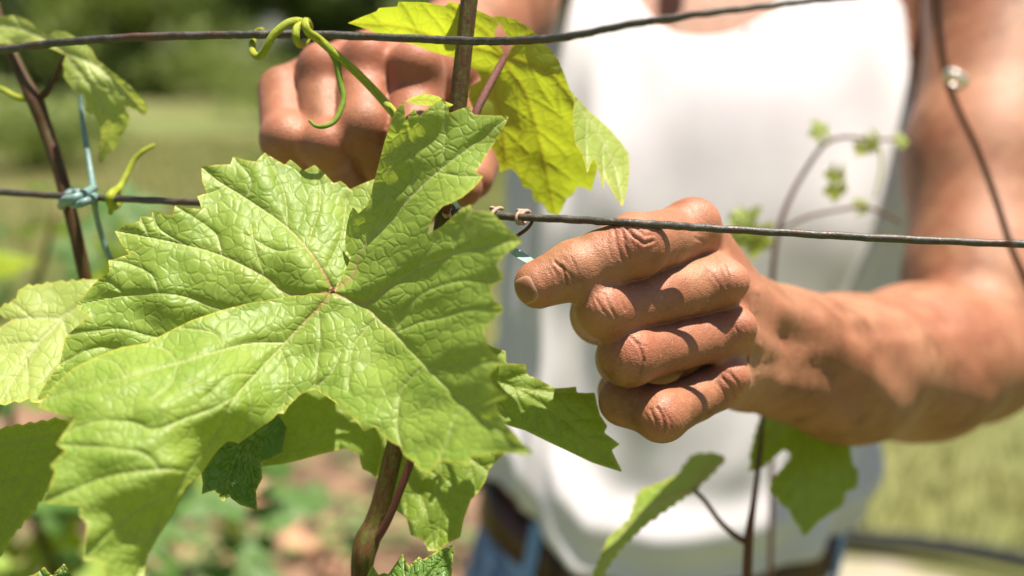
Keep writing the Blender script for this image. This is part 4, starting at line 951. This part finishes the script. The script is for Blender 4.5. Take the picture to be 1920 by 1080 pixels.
    for L, a, w in (([(1540,610),(1620,670),(1665,740),(1668,800)], 1.3, 20), ([(1480,640),(1560,700),(1610,760)], -2.0, 22), ([(1700,690),(1730,750),(1740,800)], -2.2, 30), ([(1425,545),(1470,580),(1560,600),(1700,600)], 1.2, 14), ([(1420,600),(1470,625),(1540,640)], -.9, 12), ([(1425,650),(1470,660),(1530,668)], 1.1, 11), ([(1425,700),(1470,720),(1520,735)], 1.0, 12), ([(1780,600),(1830,650),(1860,720)], -1.5, 26), ([(1600,640),(1700,640),(1800,620)], .9, 9)):
        da += a*np.exp(-(seg_dist(pf_, L)/w)**2)
    disp[fa] += da
    V = V+nrm*disp[:, None]
    me = mesh_np('body', to_world(V), F); set_attr(me, 'flush', flush); set_attr(me, 'crease', cre); set_attr(me, 'nail', flush*0)
    return link_mesh('body', me, M['skin'], root)
def body_hair(body):
    r = np.random.default_rng(9); me = body.data; n = len(me.vertices)
    co = np.zeros(n*3, np.float32); me.vertices.foreach_get('co', co); no = np.zeros(n*3, np.float32); me.vertices.foreach_get('normal', no)
    co = co.reshape(-1, 3); no = no.reshape(-1, 3); C = to_cam(co)
    px = 960+FOCAL_PX*C[:, 0]/C[:, 2]; py = 540-FOCAL_PX*C[:, 1]/C[:, 2]
    fore = np.where((px > 1440) & (px < 1900) & (py > 480) & (py < 850) & (C[:, 2] > 400) & (C[:, 2] < 700))[0]
    hand = np.where((px > 1215) & (px < 1350) & (py > 500) & (py < 800) & (C[:, 2] < 420) & (C[:, 2] > 330))[0]
    pick = np.concatenate([r.choice(fore, 1100), r.choice(hand, 260)]); V = []; F = []
    for i, k in enumerate(pick):
        p = co[k]; nn = no[k]; L = r.uniform(.005, .009) if i < 1100 else r.uniform(.003, .005)
        t = np.array([-.75, r.uniform(-.3, .3), -.55+r.uniform(-.3, .3)]); t -= nn*(t@nn); t /= np.linalg.norm(t)+1e-9; b = np.cross(t, nn)
        w = .00004; q = len(V)
        c1 = p+t*L*.5+nn*L*.30; c2 = p+t*L+nn*L*.34+b*L*r.uniform(-.25, .25)
        for c, ww in ((p-nn*.0003, w), (c1, w*.8), (c2, w*.15)):
            V += [c+b*ww, c-b*ww*.5+nn*ww*.8, c-b*ww*.5-nn*ww*.8]
        for s_ in (0, 3):
            for e in range(3): F.append((q+s_+e, q+s_+(e+1) % 3, q+s_+3+(e+1) % 3, q+s_+3+e))
    o = link_mesh('body_hair', mesh_np('body_hair', np.array(V), np.array(F)), M['arm_hair'], body); return tag(o, kind='stuff')
def nail(root):
    """curved plate laid on the index fingertip, facing the camera and left"""
    c = Q(1004, 537, 360); n = np.array([-.52, -.20, -.83]); n /= np.linalg.norm(n)
    ax = np.array([-.80, -.40, .50]); ax -= n*(ax@n); ax /= np.linalg.norm(ax); sd = np.cross(n, ax)
    V = []; F = []; rim = []; fe = []; nu, nv = 18, 18
    for i in range(nu+1):
        for j in range(nv+1):
            u = (i/nu-.5)*2; v = (j/nv-.5)*2
            k = (abs(u)**3.2+abs(v)**3.2)**(1/3.2); m = max(abs(u), abs(v)); sc = m/k if k > 1e-6 else 1
            V.append(c+ax*(u*sc*5.2+.6)+sd*v*sc*4.9+n*20); rim.append(max(0, (m-.86)/.14)); fe.append(u*sc)
    P0 = np.array(V); rimv = np.array(rim)
    for _ in range(60): P0 = P0-n*np.clip(sdf_hand_left(P0), -.5, 3)[:, None]*.8
    P0 = P0+n*(.40-.36*rimv)[:, None]
    for i in range(nu):
        for j in range(nv): a = i*(nv+1)+j; F.append((a, a+1, a+nv+2, a+nv+1))
    me = mesh_from(to_world(P0), F, 'fingernail'); set_attr(me, 'rim', rimv); set_attr(me, 'free_edge', np.array(fe))
    return link_mesh('fingernail', me, M['nail'], root)

hem_x = (np.array([905,915,1040,1120,1250,1400,1590,1618])-960)/FOCAL_PX*885; hem_y = (540-np.array([850,885,985,1058,1090,1072,1005,930]))/FOCAL_PX*885
belt_x = (np.array([880,1000,1100,1250,1400,1600])-960)/FOCAL_PX*892; belt_y = (540-np.array([934,1016,1078,1118,1090,1034]))/FOCAL_PX*892
def ring_pt(th, y, off):
    cx, a, fr, b = tor(y); c, s_ = np.cos(th), np.sin(th); e = 2/3.4
    return cx+(a+off)*np.sign(c)*np.abs(c)**e, fr+b+(b+off)*np.sign(s_)*np.abs(s_)**e
def build_top(root):
    nt, ny = 300, 150
    TH, K = np.meshgrid(np.linspace(0, 2*math.pi, nt, endpoint=False), np.linspace(0, 1, ny), indexing='xy')
    cxm = 150; xa = cxm+175*np.sign(np.cos(TH))*np.abs(np.cos(TH))**(2/3.4); hy = np.where(np.sin(TH) < .25, np.interp(xa, hem_x, hem_y), -215)
    Y = hy+(330-hy)*K
    # cloth folds: long soft vertical/diagonal pleats below the chest, blousing over the belt
    low = np.clip((60-Y)/240, 0, 1); up = 1-low
    fold = 6.2*low*(np.sin(TH*15+Y*.012+1.2*np.sin(Y*.02))*.6+np.sin(TH*27-Y*.018+2)*.35+np.sin(TH*9+Y*.03)*.7)
    fold += 3.4*up*(np.sin(TH*13+Y*.020)*.6+np.sin(TH*23-Y*.016+1)*.4+np.sin(TH*7-Y*.035)*.5)
    fold += 5.0*np.exp(-((TH-math.radians(292)-(Y-40)*.0016)/.035)**2)*np.exp(-((Y+10)/120)**2)
    fold += 4.5*np.exp(-((TH-math.radians(312)-(Y)*.0010)/.030)**2)*np.exp(-((Y+20)/130)**2)
    fold += 4.0*np.exp(-((TH-math.radians(233)+(Y+120)*.0012)/.04)**2)*np.exp(-((Y+90)/90)**2)
    hemd = Y-hy; blouse = 13*np.exp(-((hemd-38)/34)**2)+3*np.exp(-(hemd/12)**2)
    blouse += 3*np.sin(hemd*.11+3*np.sin(TH*3))*np.exp(-(hemd/75)**2)
    off = np.maximum(11+fold+blouse, 2.5)
    X, Zd = ring_pt(TH, Y, off); P = np.stack([X, Y, Zd], -1)
    i = np.arange(nt*ny).reshape(ny, nt); F = np.stack([i[:-1], np.roll(i, -1, 1)[:-1], np.roll(i, -1, 1)[1:], i[1:]], -1).reshape(-1, 4)
    V = P.reshape(-1, 3); c = V[F].mean(1); px = 960+FOCAL_PX*c[:, 0]/c[:, 2]; py = 540-FOCAL_PX*c[:, 1]/c[:, 2]
    fr = c[:, 2] < 985; ang = np.arctan2((c[:, 2]-tor(c[:, 1])[2]-tor(c[:, 1])[3])/110, (c[:, 0]-tor(c[:, 1])[0])/180)
    neck = np.interp(px, [1150,1165,1185,1220,1260,1310,1360,1400,1440,1480,1520], [-300,-60,0,48,72,80,76,62,38,5,-300])
    arm_r = np.interp(py, [-150,0,200,330,400], [1675,1694,1712,1740,1780]); arm_l = np.interp(py, [-150,0,150,300], [1040,1016,1004,950])
    x = c[:, 0]; y = c[:, 1]
    kill = fr & ((py < neck) | ((px > arm_r) & (py < 400)) | ((px < arm_l) & (py < 300)))
    side = (~fr) & (y > 85) & ((np.abs(x-195) > 120)); back_neck = (~fr) & (y > 240) & (np.abs(x-195) < 70)
    F = F[~(kill | side | back_neck)]
    uv = np.stack([TH.ravel()*.18, Y.ravel()*.001], 1)
    u = np.unique(F); mp = -np.ones(len(V), int); mp[u] = np.arange(len(u))
    me = mesh_np('tank_top', to_world(V[u]), mp[F][:, ::-1]); set_uv(me, uv[u])
    o = link_mesh('tank_top', me, M['cloth'], root)
    s = o.modifiers.new('thick', 'SOLIDIFY'); s.thickness = .0012; s.offset = 1
    # bound neckline band
    xs = np.linspace(1172, 1498, 60); C = []
    for q in xs:
        py_ = np.interp(q, [1150,1165,1185,1220,1260,1310,1360,1400,1440,1480,1520], [-300,-60,0,48,72,80,76,62,38,5,-300])
        if py_ < -80: continue
        d = 880.
        for _ in range(8):
            yy = (540-py_)/FOCAL_PX*d; xx = (q-960)/FOCAL_PX*d; cx, a, fr_, b = tor(yy); t = 1-min(.98, (abs(xx-cx)/(a+4))**3.4); d = fr_+b-(b+4)*t**(1/3.4)
        C.append(np.append(Q(q, py_, float(d)-2.0), 5.0))
    Vb, Fb, _ = tube_arrays(cat_spline(C[::4], 4), 8, ell=.35); link_mesh('neckline_band', mesh_from(to_world(Vb), Fb, 'neckline_band'), M['cloth'], o)
    return o
def band(root, name, mat, off0, off1, h0, h1, shift=0):
    nt = 160; th = np.linspace(0, 2*math.pi, nt, endpoint=False)
    cxm = 148; xa = cxm+175*np.sign(np.cos(th))*np.abs(np.cos(th))**(2/3.4); by = np.where(np.sin(th) < .3, np.interp(xa, belt_x, belt_y), -228)
    # soften the jump from front to back
    by = np.convolve(np.concatenate([by[-8:], by, by[:8]]), np.ones(17)/17, 'valid')
    V = []
    for (o, h) in ((off0, h0), (off1, h0), (off1, h1), (off0, h1)):
        y = by+h; X, Zd = ring_pt(th, y, o); V.append(np.stack([X, y, Zd], 1))
    V = np.vstack(V); F = []
    for k in range(4):
        for i in range(nt): i2 = (i+1) % nt; k2 = (k+1) % 4; F.append((k*nt+i, k*nt+i2, k2*nt+i2, k2*nt+i))
    return link_mesh(name, mesh_from(to_world(V), F, name), mat, root), by, th, xa
def build_jeans(root):
    dn = np.array([0, -cp, sp_])
    def f(P):
        cx, a, fr, b = tor(P[..., 1]); cz = fr+b; q = (np.abs((P[..., 0]-cx)/(a+5))**3.4+np.abs((P[..., 2]-cz)/(b+5))**3.4)**(1/3.4)
        yl = np.interp(P[..., 0], belt_x, belt_y)-6; yl = np.where(P[..., 2] > 985, -235, yl)
        g = np.maximum((q-1)*b*.9, np.maximum(P[..., 1]-yl, -430-P[..., 1]))
        for sx in (-1, 1):
            h = np.array([112+sx*82, -360, 1030.]); kn = h+dn*430+np.array([sx*12, 0, -20]); an = kn+dn*(355)+np.array([sx*5, 0, 10])
            g = smin(g, smin(cone(P, h, kn, 88, 66), cone(P, kn, an, 66, 58), 20), 30)
        return g+1.2*np.sin(P[..., 1]*.05+P[..., 0]*.03)
    V, F, N = surface_net(f, (-140, -1300, 850), (400, -150, 1400), 7.0, 8, 2)
    jo = link_mesh('jeans', mesh_np('jeans', to_world(V), F), M['denim'], root)
    for sx in (-1, 1):
        h = np.array([112+sx*82, -360, 1030.]); an = h+dn*785+np.array([sx*17, 0, -10]); w = to_world(an)
        w[2] = .05
        bt = [np.array([w[0], w[1]+.04, .12, .052]), np.array([w[0], w[1]+.03, .06, .050]), np.array([w[0], w[1]-.06, .045, .046]), np.array([w[0], w[1]-.16, .035, .036]), np.array([w[0], w[1]-.19, .03, .02])]
        Vb, Fb, _ = tube_arrays(cat_spline(bt, 6), 16); link_mesh('boot', mesh_from(Vb, Fb, 'boot'), M['boot'], root)
    return jo
def build_person():
    root = empty('person', (to_world(np.array([112., -360, 1030.]))[0], to_world(np.array([112., -360, 1030.]))[1], 0))
    tag(root, 'person in white tank top and brown belt tying a vine to the wire', 'person')
    b = build_body(root); nail(b); body_hair(b)
    build_top(root); jo = build_jeans(root)
    be, by, th, xa = band(root, 'belt', M['belt'], 6, 11, -18, 18)
    for px in (1022, 1585):
        xx = (px-960)/FOCAL_PX*892; k = np.argmin(np.where(np.sin(th) < 0, np.abs(xa-xx), 1e9)); V = []; t0 = th[k]
        for y in (-34, -20, 0, 20, 30):
            for dt, o in ((-.045, 11.6), (.045, 11.6), (.045, 14.2), (-.045, 14.2)):
                X, Zd = ring_pt(t0+dt, by[k]+y, o); V.append((float(X), by[k]+y, float(Zd)))
        F = [(i*4+q, i*4+(q+1) % 4, i*4+4+(q+1) % 4, i*4+4+q) for i in range(4) for q in range(4)]+[(3, 2, 1, 0), (16, 17, 18, 19)]
        link_mesh('belt_loop', mesh_from(to_world(np.array(V)), F, 'belt_loop', False), M['denim_light'], jo)
    # buckle
    c = Q(1085, 1085, 868); pts = []
    for i in range(25):
        a = 2*math.pi*i/24; pts.append(np.append(c+np.array([22*np.sign(math.cos(a))*abs(math.cos(a))**.5, 17*np.sign(math.sin(a))*abs(math.sin(a))**.5, 0]), 2.6))
    V, F, _ = tube_arrays(np.array(pts), 8); link_mesh('belt_buckle', mesh_from(to_world(V), F, 'belt_buckle'), M['hose'], be)
    # hair cap
    def fh(P):
        g = ellip(P, (203, 572, 962), (84, 116, 100)); cut = (P[..., 2]-925)*-.6-(P[..., 1]-590)*.8
        return np.maximum(g, cut)+1.5*np.sin(P[..., 0]*.4)*np.sin(P[..., 1]*.1)
    V, F, N = surface_net(fh, (100, 430, 840), (300, 710, 1090), 4.0, 8, 1)
    link_mesh('hair', mesh_np('hair', to_world(V), F), M['hair'], root)
build_person()
